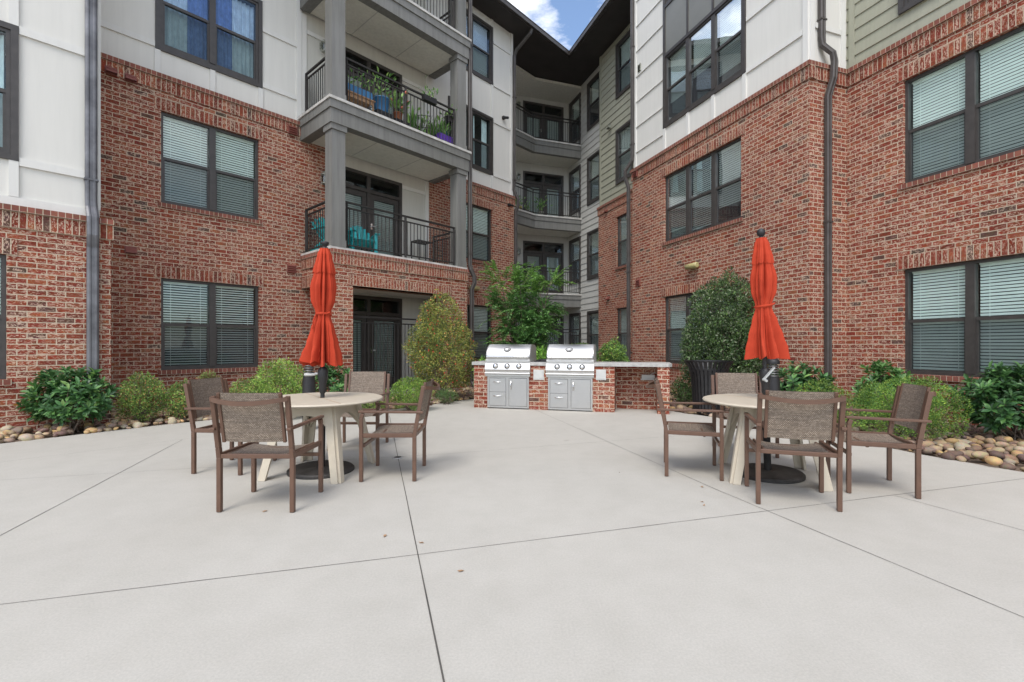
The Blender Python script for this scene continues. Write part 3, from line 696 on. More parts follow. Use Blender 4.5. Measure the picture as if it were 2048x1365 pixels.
for k in (1, 2, 3):
    z = SL[k] + .002; zt = (SL[k + 1] - .56 if k < 3 else ROOFZ)
    for a in (p0 + .02, p1 - .34):
        mb = MB(); T.box(mb, a, a + .32, -.34, -.02, z, zt); T.box(mb, a - .015, a + .335, -.355, -.005, z, z + .16)
        T.box(mb, a - .03, a + .35, -.37, .01, zt - .13, zt - .001); mb.build('balcony_post', M_POST, bl_root)
    c0 = T.pt(p0 + .38, -.10, 0); c1 = T.pt(p1 - .38, -.10, 0)
    railing(c0, c1, SL[k], 1.07, bl_root)
    railing(M.pt(p0 + .08, .06, 0), M.pt(p0 + .08, TO - .36, 0), SL[k], 1.07, bl_root)
    railing(M.pt(p1 - .08, .06, 0), M.pt(p1 - .08, TO - .36, 0), SL[k], 1.07, bl_root)
railing(T.pt(pL1 + .02, -.22, 0), T.pt(pR0 - .02, -.22, 0), SL[0], 1.86, bl_root)
for k in (1, 2, 3): jar_lantern(M, M.u(646), SL[k] + 1.95, SF, bl_root)
# small wall details, left wing
louver(M, M.u(575), M.z(575, 268), .2, .2, .03, bl_root); louver(M, M.u(574), M.z(574, 545), .2, .19, 0, bl_root)
hood(M, M.u(211), M.z(222, 150), .03, bl_root); hood(M, M.u(250), M.z(255, 163), .03, bl_root); hood(M, M.u(251), M.z(257, 507), 0, bl_root)
flood(M, M.u(945), M.z(945, 577), 0, bl_root)
cm = MB(); cu = M.u(1008); cz = M.z(1008, 236); M.box(cm, cu - .05, cu + .05, SF, SF + .1, cz - .04, cz + .05); cm.tube([M.pt(cu, SF + .08, cz), M.pt(cu + .02, SF + .24, cz - .05)], .045, 10); cm.build('security_camera', M_BLACK, bl_root)
cm = MB(); cu = M.u(1017); cz = M.z(1017, 411); M.box(cm, cu - .05, cu + .05, .0, .08, cz - .04, cz + .05); cm.tube([M.pt(cu, .06, cz), M.pt(cu + .02, .2, cz - .05)], .04, 10); cm.build('security_camera', M_BLACK, bl_root)
# downspouts, left wing
du = N.u(182) ; o_ = SF + .075
downspout([N.pt(du, o_, ROOFZ), N.pt(du, o_, capN + .25), N.pt(du + .004, o_ + .01, capN + .15), N.pt(du + .01, .115, capN - .02), N.pt(du + .012, .115, capN - .30), N.pt(du + .015, .06, capN - .5), N.pt(du + .015, .06, .35), N.pt(du + .015, .20, .16)], nL, bl_root, .15, .1, M_SPOUT_OLD)
du = uTe + .13; o_ = TO - .02
P = lambda u, o, z: M.pt(u, o, z)
downspout([P(du, o_, ROOFZ), P(du, o_, zb + .12), P(du + .02, o_ + .02, zb + .02), P(du + .12, o_ + .05, zb - .18), P(du + .13, o_ + .05, zb - .36), P(du + .07, o_, zb - .55), P(du + .07, o_, .25), P(du + .07, o_ + .12, .1)], nL, bl_root, .12, .09)
du = uEnd - .02
eo = 0.68
downspout([P(du + .25, eo - .02, ROOFZ + .05), P(du + .2, eo - .06, ROOFZ - .15), P(du + .02, .12, ROOFZ - .62), P(du, .04, ROOFZ - .8), P(du, .02, CAP + .25), P(du + .03, .06, CAP + .1), P(du + .09, .13, CAP - .1), P(du + .09, .13, CAP - .35), P(du + .04, .07, CAP - .55), P(du + .04, .07, .2)], nL, bl_root, .11, .09)

# =================================================================== RIGHT WING
uBl, uBr = B.u(1265), B.u(1619)
br_root = empty('apartment_building', B.pt(uBr, 0, 0), 0, True)
tag(br_root, 'right apartment wing with brick bay, green and grey lap siding and corner balconies', 'building')
b0 = B.u(1482); b1 = B.u(1328)
hB = [(b0, b1, SILL[0], HEAD[0]), (b0, b1, SILL[1], HEAD[1])]
mb = MB(); wall(mb, B, uBr, uBl, -.2, CAP - .3, 0, hB)
RT = PL((B.pt(uBr, 0, 0).x, B.pt(uBr, 0, 0).y), (-nR[0], -nR[1]), (-dR[0], -dR[1]))
RB = PL((B.pt(uBl, 0, 0).x, B.pt(uBl, 0, 0).y), (-nR[0], -nR[1]), dR)
DEP = 0.996
wall(mb, RT, 0, DEP, -.2, CAP - .3, 0); wall(mb, RB, 0, DEP, -.2, CAP - .3, 0); mb.build('brick_wall', M_BRICK, br_root)
g0 = G.u(1197); gw1 = G.u(1233); gw0 = gw1 - .92
hG = [(gw0, gw1, SILL[k], HEAD[k]) for k in range(4)]
wr = W.u(1806); wl = wr - 1.86
hW = [(wl, wr, SILL[k], HEAD[k]) for k in range(3)]
mb = MB(); wall(mb, W, uBr - 7.5, uBr, -.2, CAP - .3, 0, hW[:2]); mb.build('brick_wall', M_BRICK, br_root)
mb = MB(); wall(mb, G, uBl, g0, -.2, CAP - .3, 0, hG[:2]); mb.face([G.pt(g0, 0, -.2), G.pt(g0, -.32, -.2), G.pt(g0, -.32, CAP), G.pt(g0, 0, CAP)], [(0, -.2), (.32, -.2), (.32, CAP), (0, CAP)]); mb.build('brick_wall', M_BRICK, br_root)
cap_course(B, uBr - .05, uBl + .05, CAP, br_root); cap_course(W, uBr - 7.5, uBr + .03, CAP, br_root); cap_course(G, uBl - .03, g0 + .03, CAP, br_root)
def cap_side(pl, a, b):
    mb = MB(); pl.box(mb, a, b, -.09, .050, CAP - .0855, CAP - .0005, 0, True); mb.build('rowlock_course', M_ROW, br_root)
    mb = MB(); pl.box(mb, a, b, -.09, .028, CAP - .3255, CAP - .0885, 0, True); mb.build('soldier_course', M_SOLD, br_root)
cap_side(RT, .092, DEP + .02); cap_side(RB, .092, DEP + .02)
window(B, *hB[0], 3, 0, br_root); head_sill(B, *hB[0], br_root)
window(B, *hB[1], 3, 0, br_root, raised=[.42, .10, .25], ext=.028); head_sill(B, *hB[1], br_root)
for h in hW[:2]: window(W, *h, 2, 0, br_root); head_sill(W, *h, br_root)
for h in hG[:2]: window(G, *h, 1, 0, br_root); head_sill(G, *h, br_root)
# bay siding
hB3 = [(b0, b1, 7.42, 9.30), (b0, b1, 10.75, 12.6)]
mb = MB(); wall(mb, B, uBr + .05, uBl - .03, CAP - .05, 14.2, SF, hB3)
mb.face([RT.pt(0.06, -.05, CAP - .05), RT.pt(DEP + .12, -.05, CAP - .05), RT.pt(DEP + .12, -.05, 14.2), RT.pt(.06, -.05, 14.2)]); mb.face([RB.pt(0.06, -.03, CAP - .05), RB.pt(DEP + .12, -.03, CAP - .05), RB.pt(DEP + .12, -.03, 14.2), RB.pt(.06, -.03, 14.2)])
mb.face([B.pt(uBr + .05, SF, 14.2), B.pt(uBl - .03, SF, 14.2), B.pt(uBl - .03, -3, 14.2), B.pt(uBr + .05, -3, 14.2)]); mb.build('siding_wall', M_WHITE, br_root)
window(B, *hB3[0], 3, SF, br_root, trim=True, style='blind', raised=[.30, .75, .55]); window(B, *hB3[1], 3, SF, br_root, trim=True)
mb = MB(); B.box(mb, b0 - .0, b1 + .0, SF - .01, SF + .012, 9.40, 10.66); sp = mb.build('spandrel_panel', M_SPAN, br_root)
for x in (b0 - .085, b1 + .001): mb = MB(); B.box(mb, x, x + .085, SF - .02, SF + .038, 9.386, 10.664); mb.build('panel_frame', M_DARK, sp)
for k in (1, 2): x = b0 + (b1 - b0) * k / 3; mb = MB(); B.box(mb, x - .03, x + .03, SF - .01, SF + .034, 9.40, 10.66); mb.build('panel_mullion', M_DARK, sp)
th = .10
tl = [(uBr + .06, uBr + .17, CAP + .005, 14.2), (uBl - .13, uBl - .02, CAP + .005, 14.2)]
for x in (b0 - .1, b0 + (b1 - b0) / 3 - .05, b0 + 2 * (b1 - b0) / 3 - .05, b1): tl.append((x, x + .1, CAP + .005, 7.33))
for z in (7.30, 8.45, 9.6, 10.7, 11.8): tl.append((uBr + .18, b0 - .11, z, z + th))
for z in (7.18, 7.95, 8.72, 9.49, 10.26, 11.03, 11.8, 12.57): tl.append((b1 + .11, uBl - .14, z, z + .022))
trims(B, tl, SF, br_root)
trims(RT, [(.062, .17, CAP + .005, 14.2), (DEP - .12, DEP - .01, CAP + .005, 14.2), (.18, DEP - .13, 7.38, 7.48), (.18, DEP - .13, 9.3, 9.4), (.18, DEP - .13, 11.3, 11.4)], -.05, br_root)
louver(B, B.u(1279), B.z(1279, 140), .13, .22, SF, br_root, M_PALEM); louver(B, B.u(1273) - .1, B.z(1270, 357), .2, .22, .03, br_root); louver(B, B.u(1277) - .1, B.z(1274, 573), .2, .2, 0, br_root)
flood(B, B.u(1390), B.z(1390, 533), 0, br_root)
hood(G, G.u(1216), G.z(1216, 424), .0, br_root); hood(G, G.u(1219) , G.z(1216, 600), 0, br_root)
hood(G, G.u(1222), G.z(1220, 258), .02, br_root, M_PALEM)
# lap siding: right wall over brick, green
mb = MB(); lap(mb, W, uBr - 7.5, uBr + .06 , CAP + .0, 12.9, SF, hW[2:]); mb.build('lap_siding', M_GREEN, br_root)
window(W, *hW[2], 2, SF + .02, br_root, trim=True)
mb = MB(); lap(mb, G, uBl - .06, g0 - .09, CAP + .0, ROOFZ, SF, hG[2:]); mb.build('lap_siding', M_GREEN, br_root)
for h in hG[2:]: window(G, *h, 1, SF + .02, br_root, trim=True)
trims(G, [(g0 - .12, g0 - .02, CAP + .005, ROOFZ)], SF, br_root, M_GREEN, t=.03)
trims(W, [(uBr - .115, uBr - .005, CAP + .005, 12.9)], SF, br_root, M_GREEN, t=.03)
# grey siding wall with windows near the corner balconies
kA = K.u(1178); kB = K.u(1160.5); uKc = K.u(1136)
hK = [(kA - .92, kA, SILL[k], HEAD[k]) for k in range(4)] + [(kB, kB + .92, SILL[k], HEAD[k]) for k in range(4)]
mb = MB(); lap(mb, K, g0 - .4, uKc, -.2, ROOFZ, 0, hK); mb.build('lap_siding', M_GREY, br_root)
mb = MB(); mb.face([G.pt(g0 - .03, SF, CAP), G.pt(g0 - .03, -.32, CAP), G.pt(g0 - .03, -.32, ROOFZ), G.pt(g0 - .03, SF, ROOFZ)]); mb.build('siding_wall', M_GREEN, br_root)
for i, h in enumerate(hK): window(K, *h, 1, .02, br_root, trim=True, style='blind', raised=.0 if i in (0, 1, 2, 4) else .9)
# back wall of the corner balconies
kc = K.pt(uKc, 0, 0)
Q = PL((kc.x, kc.y), (nR[0], nR[1]), (-dR[0], -dR[1]))     # u runs left along the back wall
q0 = Q.u(1127); q1 = Q.u(1046)
hq = [(q0, q1, SL[k], HEAD[k]) for k in range(4)]
mb = MB(); wall(mb, Q, 0, 4.2, -.2, ROOFZ, 0, hq); mb.build('siding_wall', M_GREY, br_root)
for h in hq: french_door(Q, *h, 0, br_root)
# slabs, railings
sc = Vector(((1070 - CX) / F * 19.9, 19.9, 0))
t = 0
# right end on K plane
def hitK(p, d):
    # intersect p + s d with plane K
    n = Vector((nR[0], nR[1])); return ((Vector(K.P) - Vector((p.x, p.y))).dot(n)) / (d[0] * n[0] + d[1] * n[1])
sR = hitK(sc, (-nR[0], -nR[1])); eR = Vector((sc.x - nR[0] * sR, sc.y - nR[1] * sR, 0))
eL = Vector((sc.x - dL[0] * 2.4, sc.y - dL[1] * 2.4, 0))
bk0 = Q.pt(0, 0, 0); bk1 = Q.pt(4.2, 0, 0)
poly = [(eL.x, eL.y), (sc.x, sc.y), (eR.x, eR.y), (bk0.x, bk0.y), (bk1.x, bk1.y)]
cen = Vector((sum(p[0] for p in poly) / 5, sum(p[1] for p in poly) / 5))
def offs(a, b, o):   # outward (towards camera) offset of edge
    e = Vector((b.x - a.x, b.y - a.y)).normalized(); n = Vector((e.y, -e.x)); return n * o
n1 = offs(eL, sc, 1); n2 = offs(sc, eR, 1)
bis = (n1 + n2); bis /= bis.length; cosb = bis.dot(n1)
def front(o): return [Vector((eL.x, eL.y)) + n1 * o, Vector((sc.x, sc.y)) + bis * (o / cosb), Vector((eR.x, eR.y)) + n2 * o]
for k in (1, 2, 3):
    z = SL[k]
    mb = MB(); f = front(.03); mb.extr([tuple(p) for p in f] + [(bk0.x, bk0.y), (bk1.x, bk1.y)], z - .06, z); b = mb.build('balcony_slab', M_SLABC, br_root)
    mb = MB()
    for o, za, zb_ in ((.0, z - .245, z - .062), (-.03, z - .56, z - .247)):
        f = front(o); g = front(-.2); mb.extr([tuple(p) for p in f] + [tuple(p) for p in g[::-1]], za, zb_)
    mb.build('fascia_beam', M_POST, b)
    mb = MB(); f = front(-.2); mb.extr([tuple(p) for p in f] + [(bk0.x, bk0.y), (bk1.x, bk1.y)], z - .53, z - .50); mb.build('balcony_ceiling', M_CEIL, b)
    f = front(-.1)
    railing(f[0], f[1], z, 1.07, br_root, True, True); railing(f[1], f[2], z, 1.07, br_root, False, True)
    jar_lantern(Q, Q.u(1036), z + 1.95, 0, br_root)
f = front(-.05); railing(f[0], f[1], SL[0], 1.86, br_root); railing(f[1], f[2], SL[0], 1.86, br_root, False)
mb = MB(); f = front(0); mb.extr([tuple(p) for p in f] + [(bk0.x, bk0.y), (bk1.x, bk1.y)], -.1, SL[0]); mb.build('patio_floor', M_SLABC, br_root)
f = front(0)
mb = MB(); mb.extr([tuple(p) for p in f] + [(bk0.x, bk0.y), (bk1.x, bk1.y)], ROOFZ - .14, ROOFZ - .03); mb.build('balcony_ceiling', M_CEIL, br_root)
# downspouts, right wing
P = lambda u, o, z: B.pt(u, o, z)
du = uBl - .02
downspout([P(du, .02, 14.2), P(du, .02, CAP + .45), P(du, .03, CAP + .3), P(du + .18, .16, CAP + .02), P(du + .20, .14, CAP - .2), P(du + .12, .08, CAP - .5), P(du + .12, .08, .2)], nR, br_root, .12, .09)
P = lambda u, o, z: RT.pt(u, o, z)
du = RT.u(1643)
downspout([P(du, .01, 14.2), P(du, .01, CAP + .5), P(du + .01, .02, CAP + .36), P(du + .14, .12, CAP + .18), P(du + .17, .13, CAP + .02), P(du + .15, .13, CAP - .3), P(du + .1, .06, CAP - .62), P(du + .1, .06, .3), P(du + .1, .2, .12)], (-dR[0], -dR[1]), br_root, .13, .09)

# ---- roof eaves (dark soffit, gutter) over both wings
V = Vector((115 / F * 18.6, 18.6))
mb = MB()
vL = M.pt(-9, eo, 0)
sV = ((V - Vector((vL.x, vL.y))).dot(Vector(dL)))
# left eave: soffit and roof slab
pA = (M.pt(uTe + .1, eo, 0).x, M.pt(uTe + .1, eo, 0).y); pB = (V.x, V.y); pC = (Q.pt(4.2, -3, 0).x, Q.pt(4.2, -3, 0).y); pD = (M.pt(uTe + .1, -4, 0).x, M.pt(uTe + .1, -4, 0).y)
f = front(.0)
roofL = [pA, pB, (bk0.x, bk0.y), pC, pD]
mb.extr(roofL, ROOFZ, ROOFZ + .18)
mb.extr([(M.pt(-9, TO + .5, 0).x, M.pt(-9, TO + .5, 0).y), (M.pt(uTe + .09, TO + .5, 0).x, M.pt(uTe + .09, TO + .5, 0).y), pD, (M.pt(-9, -4, 0).x, M.pt(-9, -4, 0).y)], ROOFZ + .0, ROOFZ + .18)
mb.build('roof', M_SOFFIT, bl_root)
mb = MB()
e0 = M.pt(uTe + .1, eo + .06, ROOFZ + .1); vG = Vector((V.x, V.y, ROOFZ + .1)) + Vector((0, 0, 0))
mb.bar(e0, vG, .13, .15); mb.bar(e0 + Vector((nL[0], nL[1], 0)) * .07 + Vector((0, 0, .075)), vG + Vector((nL[0], nL[1], 0)) * .07 + Vector((0, 0, .075)), .02, .02)
mb.build('gutter', M_SPOUT, bl_root)
mb = MB(); sgo = (V - Vector(B.P)).dot(Vector(nR)); suo = (V - Vector(B.P)).dot(Vector(dR))
rp = [B.pt(uBl + .0, sgo, 0), B.pt(suo, sgo, 0), B.pt(uKc + .4, -1.2, 0), B.pt(uKc + .4, -4, 0), B.pt(uBl + .0, -4, 0)]
mb.extr([(p.x, p.y) for p in rp], ROOFZ - .004, ROOFZ + .176); mb.build('roof', M_SOFFIT, br_root)
mb = MB(); a = B.pt(uBl, sgo + .06, ROOFZ + .1); mb.bar(a, Vector((V.x, V.y, ROOFZ + .1)), .13, .15); nn = Vector((nR[0], nR[1], 0)) * .07 + Vector((0, 0, .075)); mb.bar(a + nn, Vector((V.x, V.y, ROOFZ + .1)) + nn, .02, .02); mb.build('gutter', M_SPOUT, br_root)

# =================================================================== GROUND
mb = MB(); n = 150
mb.face([(-n, -n, -.03), (n, -n, -.03), (n, n, -.03), (-n, n, -.03)]); tag(mb.build('ground', M_SOIL), kind='structure')
edgeL = [(0, 888), (110, 875), (222, 862), (345, 848), (436, 839), (600, 832), (731, 826), (855, 811), (947, 798)]
gL = [ground(*p) for p in edgeL]
isl0, isl1 = ground(948, 815.5), ground(1339, 829.5)
edgeR = [(1350, 824), (1450, 838), (1550, 852), (1650, 869), (1734, 887), (1840, 909), (2048, 945)]
gR = [ground(*p) for p in edgeR]
iv = (isl1 - isl0).normalized(); ivn = Vector((-iv.y, iv.x, 0))    # away from camera
if ivn.y < 0: ivn = -ivn
extL = gL[0] + (gL[0] - gL[2]) * 4; extR = gR[-1] + (gR[-1] - gR[-2]) * 3
poly = [(-16, -14), (extL.x - 2, extL.y)] + [(p.x, p.y) for p in [extL] + gL] + [((isl0 + ivn * .5).x, (isl0 + ivn * .5).y), ((isl1 + ivn * .75).x, (isl1 + ivn * .75).y)] + [(p.x, p.y) for p in gR + [extR]] + [(extR.x + 2, extR.y), (16, -14)]
poly = [(-16, extL.y)] + poly[2:-2] + [(16, extR.y), (16, -14), (-16, -14)]
mb = MB(); mb.face([(p[0], p[1], 0) for p in poly][::-1], [(p[0], p[1]) for p in poly][::-1])
for a, b in zip(poly, poly[1:] + poly[:1]): mb.face([(a[0], a[1], -.15), (b[0], b[1], -.15), (b[0], b[1], 0), (a[0], a[1], 0)])
pave = mb.build('pavement', M_PAVE); tag(pave, kind='structure')
J = [((779, 832), (888, 1365), .010), ((0, 1210), (835, 1110), .0055), ((835, 1110), (1530, 1023), .0055), ((1530, 1023), (2048, 958), .0055), ((1068, 819), (1440, 983), .006), ((1440, 983), (2048, 1236), .006),
     ((1790, 992), (2048, 1062), .0055), ((365, 880), (0, 1072), .0065), ((0, 961), (340, 940), .0045), ((340, 940), (900, 908), .0045), ((900, 908), (1280, 878), .0045), ((1280, 878), (1560, 858), .0045), ((0, 925), (236, 896), .0045), ((236, 896), (420, 872), .0045)]
mb = MB()
for a, b, w in J:
    p, q = ground(*a), ground(*b)
    if b[1] >= 1360: q = p + (q - p) * 2.5
    if b[0] >= 2048: q = q + (q - p) * .8
    if a[0] == 0: p = p + (p - q).normalized() * 5
    if b[0] == 0: q = q + (q - p).normalized() * 5
    nseg = 30; s = (q - p).cross(Vector(Z)).normalized(); rows = []
    for i in range(nseg + 1):
        c = p.lerp(q, i / nseg); ww = w * rnd.uniform(.55, .9); sh = s * rnd.uniform(-.0015, .0015)
        rows.append([(c + sh - s * ww / 2 + Vector((0, 0, .0025))), (c + sh + s * ww / 2 + Vector((0, 0, .0025)))])
    mb.grid(rows, smooth=False)
tag(mb.build('pavement_joint', M_JOINT), kind='structure')

def in_poly(x, y, pl):
    c = False; j = len(pl) - 1
    for i in range(len(pl)):
        if (pl[i][1] > y) != (pl[j][1] > y) and x < (pl[j][0] - pl[i][0]) * (y - pl[i][1]) / (pl[j][1] - pl[i][1]) + pl[i][0]: c = not c
        j = i
    return c
# ---- river stones
def ico(sub):
    t = (1 + 5 ** .5) / 2
    v = [(-1, t, 0), (1, t, 0), (-1, -t, 0), (1, -t, 0), (0, -1, t), (0, 1, t), (0, -1, -t), (0, 1, -t), (t, 0, -1), (t, 0, 1), (-t, 0, -1), (-t, 0, 1)]
    f = [(0, 11, 5), (0, 5, 1), (0, 1, 7), (0, 7, 10), (0, 10, 11), (1, 5, 9), (5, 11, 4), (11, 10, 2), (10, 7, 6), (7, 1, 8), (3, 9, 4), (3, 4, 2), (3, 2, 6), (3, 6, 8), (3, 8, 9), (4, 9, 5), (2, 4, 11), (6, 2, 10), (8, 6, 7), (9, 8, 1)]
    v = [Vector(x).normalized() for x in v]
    for _ in range(sub):
        c = {}; nf = []
        def md(a, b):
            k = (min(a, b), max(a, b))
            if k not in c: v.append(((v[a] + v[b]) / 2).normalized()); c[k] = len(v) - 1
            return c[k]
        for a, b, d in f:
            x, y, z = md(a, b), md(b, d), md(d, a); nf += [(a, x, z), (b, y, x), (d, z, y), (x, y, z)]
        f = nf
    return np.array([tuple(x) for x in v]), np.array(f)
IV2, IF2 = ico(2); IV1, IF1 = ico(1)
def raw_mesh(name, V_, F_, cols, mat, smooth=True):
    me = bpy.data.meshes.new(name); nf, k = F_.shape
    me.vertices.add(len(V_)); me.vertices.foreach_set('co', V_.astype(np.float32).ravel())
    me.loops.add(nf * k); me.loops.foreach_set('vertex_index', F_.astype(np.int32).ravel())
    me.polygons.add(nf); me.polygons.foreach_set('loop_start', np.arange(0, nf * k, k, dtype=np.int32)); me.polygons.foreach_set('loop_total', np.full(nf, k, dtype=np.int32))
    me.polygons.foreach_set('use_smooth', np.full(nf, smooth))
    if cols is not None:
        ca = me.color_attributes.new('tint', 'FLOAT_COLOR', 'POINT'); ca.data.foreach_set('color', np.concatenate([cols, np.ones((len(cols), 1))], 1).astype(np.float32).ravel())
    me.materials.append(mat); me.update(calc_edges=True); me.validate()
    return me
def inside_building(x, y):
    def rel(pl, x, y): return ((x - pl.P[0]) * pl.d[0] + (y - pl.P[1]) * pl.d[1], (x - pl.P[0]) * pl.n[0] + (y - pl.P[1]) * pl.n[1])
    u, o = rel(M, x, y)
    if o < 0.02 and u < uEnd: return True
    if u < uNc and o < NO + .02: return True
    if uA < u < uTe and o < TO: return not False if o < TO - .02 else True
    u, o = rel(B, x, y)
    if o < -DEP + .02: return True
    if uBr < u < uBl and o < .02: return True
    return False
vs, fs, cs = [], [], []; nv = 0; pl_ = [(p[0], p[1]) for p in poly]
pal = [(.32, .22, .13), (.26, .165, .105), (.38, .28, .17), (.18, .115, .085), (.45, .30, .14), (.22, .16, .12), (.40, .33, .23), (.16, .10, .08)]
cells = {}
tries = 0; cnt = 0
while tries < 90000 and cnt < 5200:
    tries += 1
    x = rnd.uniform(-10, 9.5); y = rnd.uniform(4.3, 16.5)
    if in_poly(x, y, pl_) or inside_building(x, y): continue
    if abs(x) > y * 1.25: continue
    if (Vector((x, y, 0)) - isl0).dot(iv) > -.05 and (Vector((x, y, 0)) - isl0).dot(iv) < 3.9 and (Vector((x, y, 0)) - isl0).dot(ivn) < .8: continue
    r = rnd.choice((rnd.uniform(.025, .05), rnd.uniform(.04, .075))) * (1.0 if y < 9 else 1.15)
    key = (int(x / .095), int(y / .095))
    k = cells.get(key, 0)
    if k > 1: continue
    cells[key] = k + 1
    inset = rnd.random()
    sz = np.array([r * rnd.uniform(.85, 1.5), r * rnd.uniform(.75, 1.15), r * rnd.uniform(.55, .9)])
    IVx, IFx = (IV2, IF2) if y < 8.6 else (IV1, IF1)
    v = IVx * (1 + .10 * np.sin(IVx @ nrs.uniform(-3, 3, (3, 1)) + rnd.random() * 6)) * sz
    a = rnd.uniform(0, math.pi); ca, sa = math.cos(a), math.sin(a); tl_ = rnd.uniform(-.35, .35)
    Rm = np.array([[ca, -sa, 0], [sa, ca, 0], [0, 0, 1]]) @ np.array([[1, 0, 0], [0, math.cos(tl_), -math.sin(tl_)], [0, math.sin(tl_), math.cos(tl_)]])
    v = v @ Rm.T + np.array([x, y, .01 + k * .045 + rnd.uniform(0, .02)])
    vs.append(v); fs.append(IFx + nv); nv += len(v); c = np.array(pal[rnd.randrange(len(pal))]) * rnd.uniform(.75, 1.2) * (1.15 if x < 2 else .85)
    cs.append(np.tile(c, (len(v), 1))); cnt += 1
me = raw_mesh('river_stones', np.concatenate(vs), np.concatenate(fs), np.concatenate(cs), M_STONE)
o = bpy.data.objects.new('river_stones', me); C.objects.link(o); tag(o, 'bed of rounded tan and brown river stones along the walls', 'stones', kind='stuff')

# =================================================================== PLANTS
def leaf_mesh(name, base, dirv, nrm, length, width, cols, parent=None, shape=4, mat=None, jit=.25):
    """base,dirv,nrm: (N,3); length,width: (N,). Folded diamond or 6-point leaves."""
    N_ = len(base); d = dirv / (np.linalg.norm(dirv, axis=1, keepdims=True) + 1e-9)
    s = np.cross(d, nrm); s /= (np.linalg.norm(s, axis=1, keepdims=True) + 1e-9); up = np.cross(s, d)
    l = length[:, None]; w = width[:, None]
    if shape == 4:
        P_ = [base, base + d * l * .45 + s * w * .5 + up * w * .18, base + d * l - up * l * .08, base + d * l * .45 - s * w * .5 + up * w * .18]
        tri = np.array([[0, 1, 2], [0, 2, 3]])
    else:
        P_ = [base, base + d * l * .30 + s * w * .42 + up * w * .14, base + d * l * .66 + s * w * .46 + up * w * .12 - up * l * .03, base + d * l - up * l * .14,
              base + d * l * .66 - s * w * .46 + up * w * .12 - up * l * .03, base + d * l * .30 - s * w * .42 + up * w * .14, base + d * l * .35, base + d * l * .7 - up * l * .05]
        tri = np.array([[0, 1, 6], [0, 6, 5], [1, 2, 7], [1, 7, 6], [6, 7, 4], [6, 4, 5], [2, 3, 7], [7, 3, 4]])
    k = len(P_); V_ = np.stack(P_, 1).reshape(-1, 3)
    F_ = (tri[None] + (np.arange(N_) * k)[:, None, None]).reshape(-1, 3)
    me = raw_mesh(name, V_, F_, np.repeat(cols, k, 0), mat or M_LEAF, smooth=False)
    o = bpy.data.objects.new(name, me); C.objects.link(o)
    if parent is not None: o.parent = parent
    return o
def unit(n):
    v = nrs.normal(size=(n, 3)); return v / np.linalg.norm(v, axis=1, keepdims=True)
def lumps_for(rx, ry, h, k, lr, z0=0.1, pointed=0.0):
    """clump centres over an egg shaped crown of the given size (local coords, base at z=0)"""
    out = []
    for i in range(k):
        ph = rnd.uniform(0, 2 * math.pi); t = (i + .5) / k; cz = 1 - 1.75 * t; sr = math.sqrt(max(0, 1 - cz * cz))
        ph = i * 2.39996 + rnd.uniform(-.3, .3); rr = rnd.uniform(.72, 1.0)
        if cz > 0: sr *= (1 - pointed * cz)
        x, y, z = rx * sr * math.cos(ph) * rr, ry * sr * math.sin(ph) * rr, z0 + (h - z0) * (.47 + .47 * cz * rnd.uniform(.9, 1.06))
        out.append((x * (1 - lr * .6 / max(rx, .1)), y * (1 - lr * .6 / max(ry, .1)), z, lr * rnd.uniform(.75, 1.3)))
    for i in range(k // 3):
        x, y, z, r = out[rnd.randrange(k)]; e = rnd.uniform(1.06, 1.2)
        out.append((x * e, y * e, z0 + (z - z0) * (1.10 if z > h * .55 else 1.0), lr * rnd.uniform(.3, .5)))
    out.append((0, 0, z0 + (h - z0) * .5, min(rx, ry, h / 2) * .78))
    return out
def fill(lumps, n, inner=.25, zmin=.03):
    c = np.array([l[:3] for l in lumps]); r = np.array([l[3] for l in lumps])
    w = r ** 2; w[-1] *= 1.1; w = w / w.sum(); idx = nrs.choice(len(lumps), n, p=w)
    nr = unit(n); depth = 1 - inner * nrs.rand(n) ** 1.3 * 1.6; p = c[idx] + nr * (r[idx] * depth)[:, None] * np.array([1, 1, .9])
    keep = p[:, 2] > zmin
    # drop what is deep inside another clump
    for j in range(len(lumps)):
        dd = np.linalg.norm(p - c[j], axis=1); keep &= ~((dd < r[j] * .72) & (idx != j))
    return p[keep], nr[keep]
def palette(n, cols, weights=None, var=.25):
    if weights is not None: weights = np.array(weights[:len(cols)]) / sum(weights[:len(cols)])
    cols = np.array(cols); i = nrs.choice(len(cols), n, p=weights); c = cols[i] * (1 + nrs.uniform(-var, var, (n, 1))); return np.clip(c * 1.55, 0, 1)
def stems(parent, pts, r0=.012, n=7, base_spread=.05, name='stem'):
    mb = MB()
    for p in pts[:n]:
        b = Vector((rnd.uniform(-1, 1) * base_spread, rnd.uniform(-1, 1) * base_spread, -.02)); q = Vector(p[:3]); m_ = b.lerp(q, .5) + Vector((rnd.uniform(-.04, .04), rnd.uniform(-.04, .04), .06))
        mb.tube([b, m_, q], [r0, r0 * .75, r0 * .35], 6)
    return mb.build(name, M_BARK, parent)

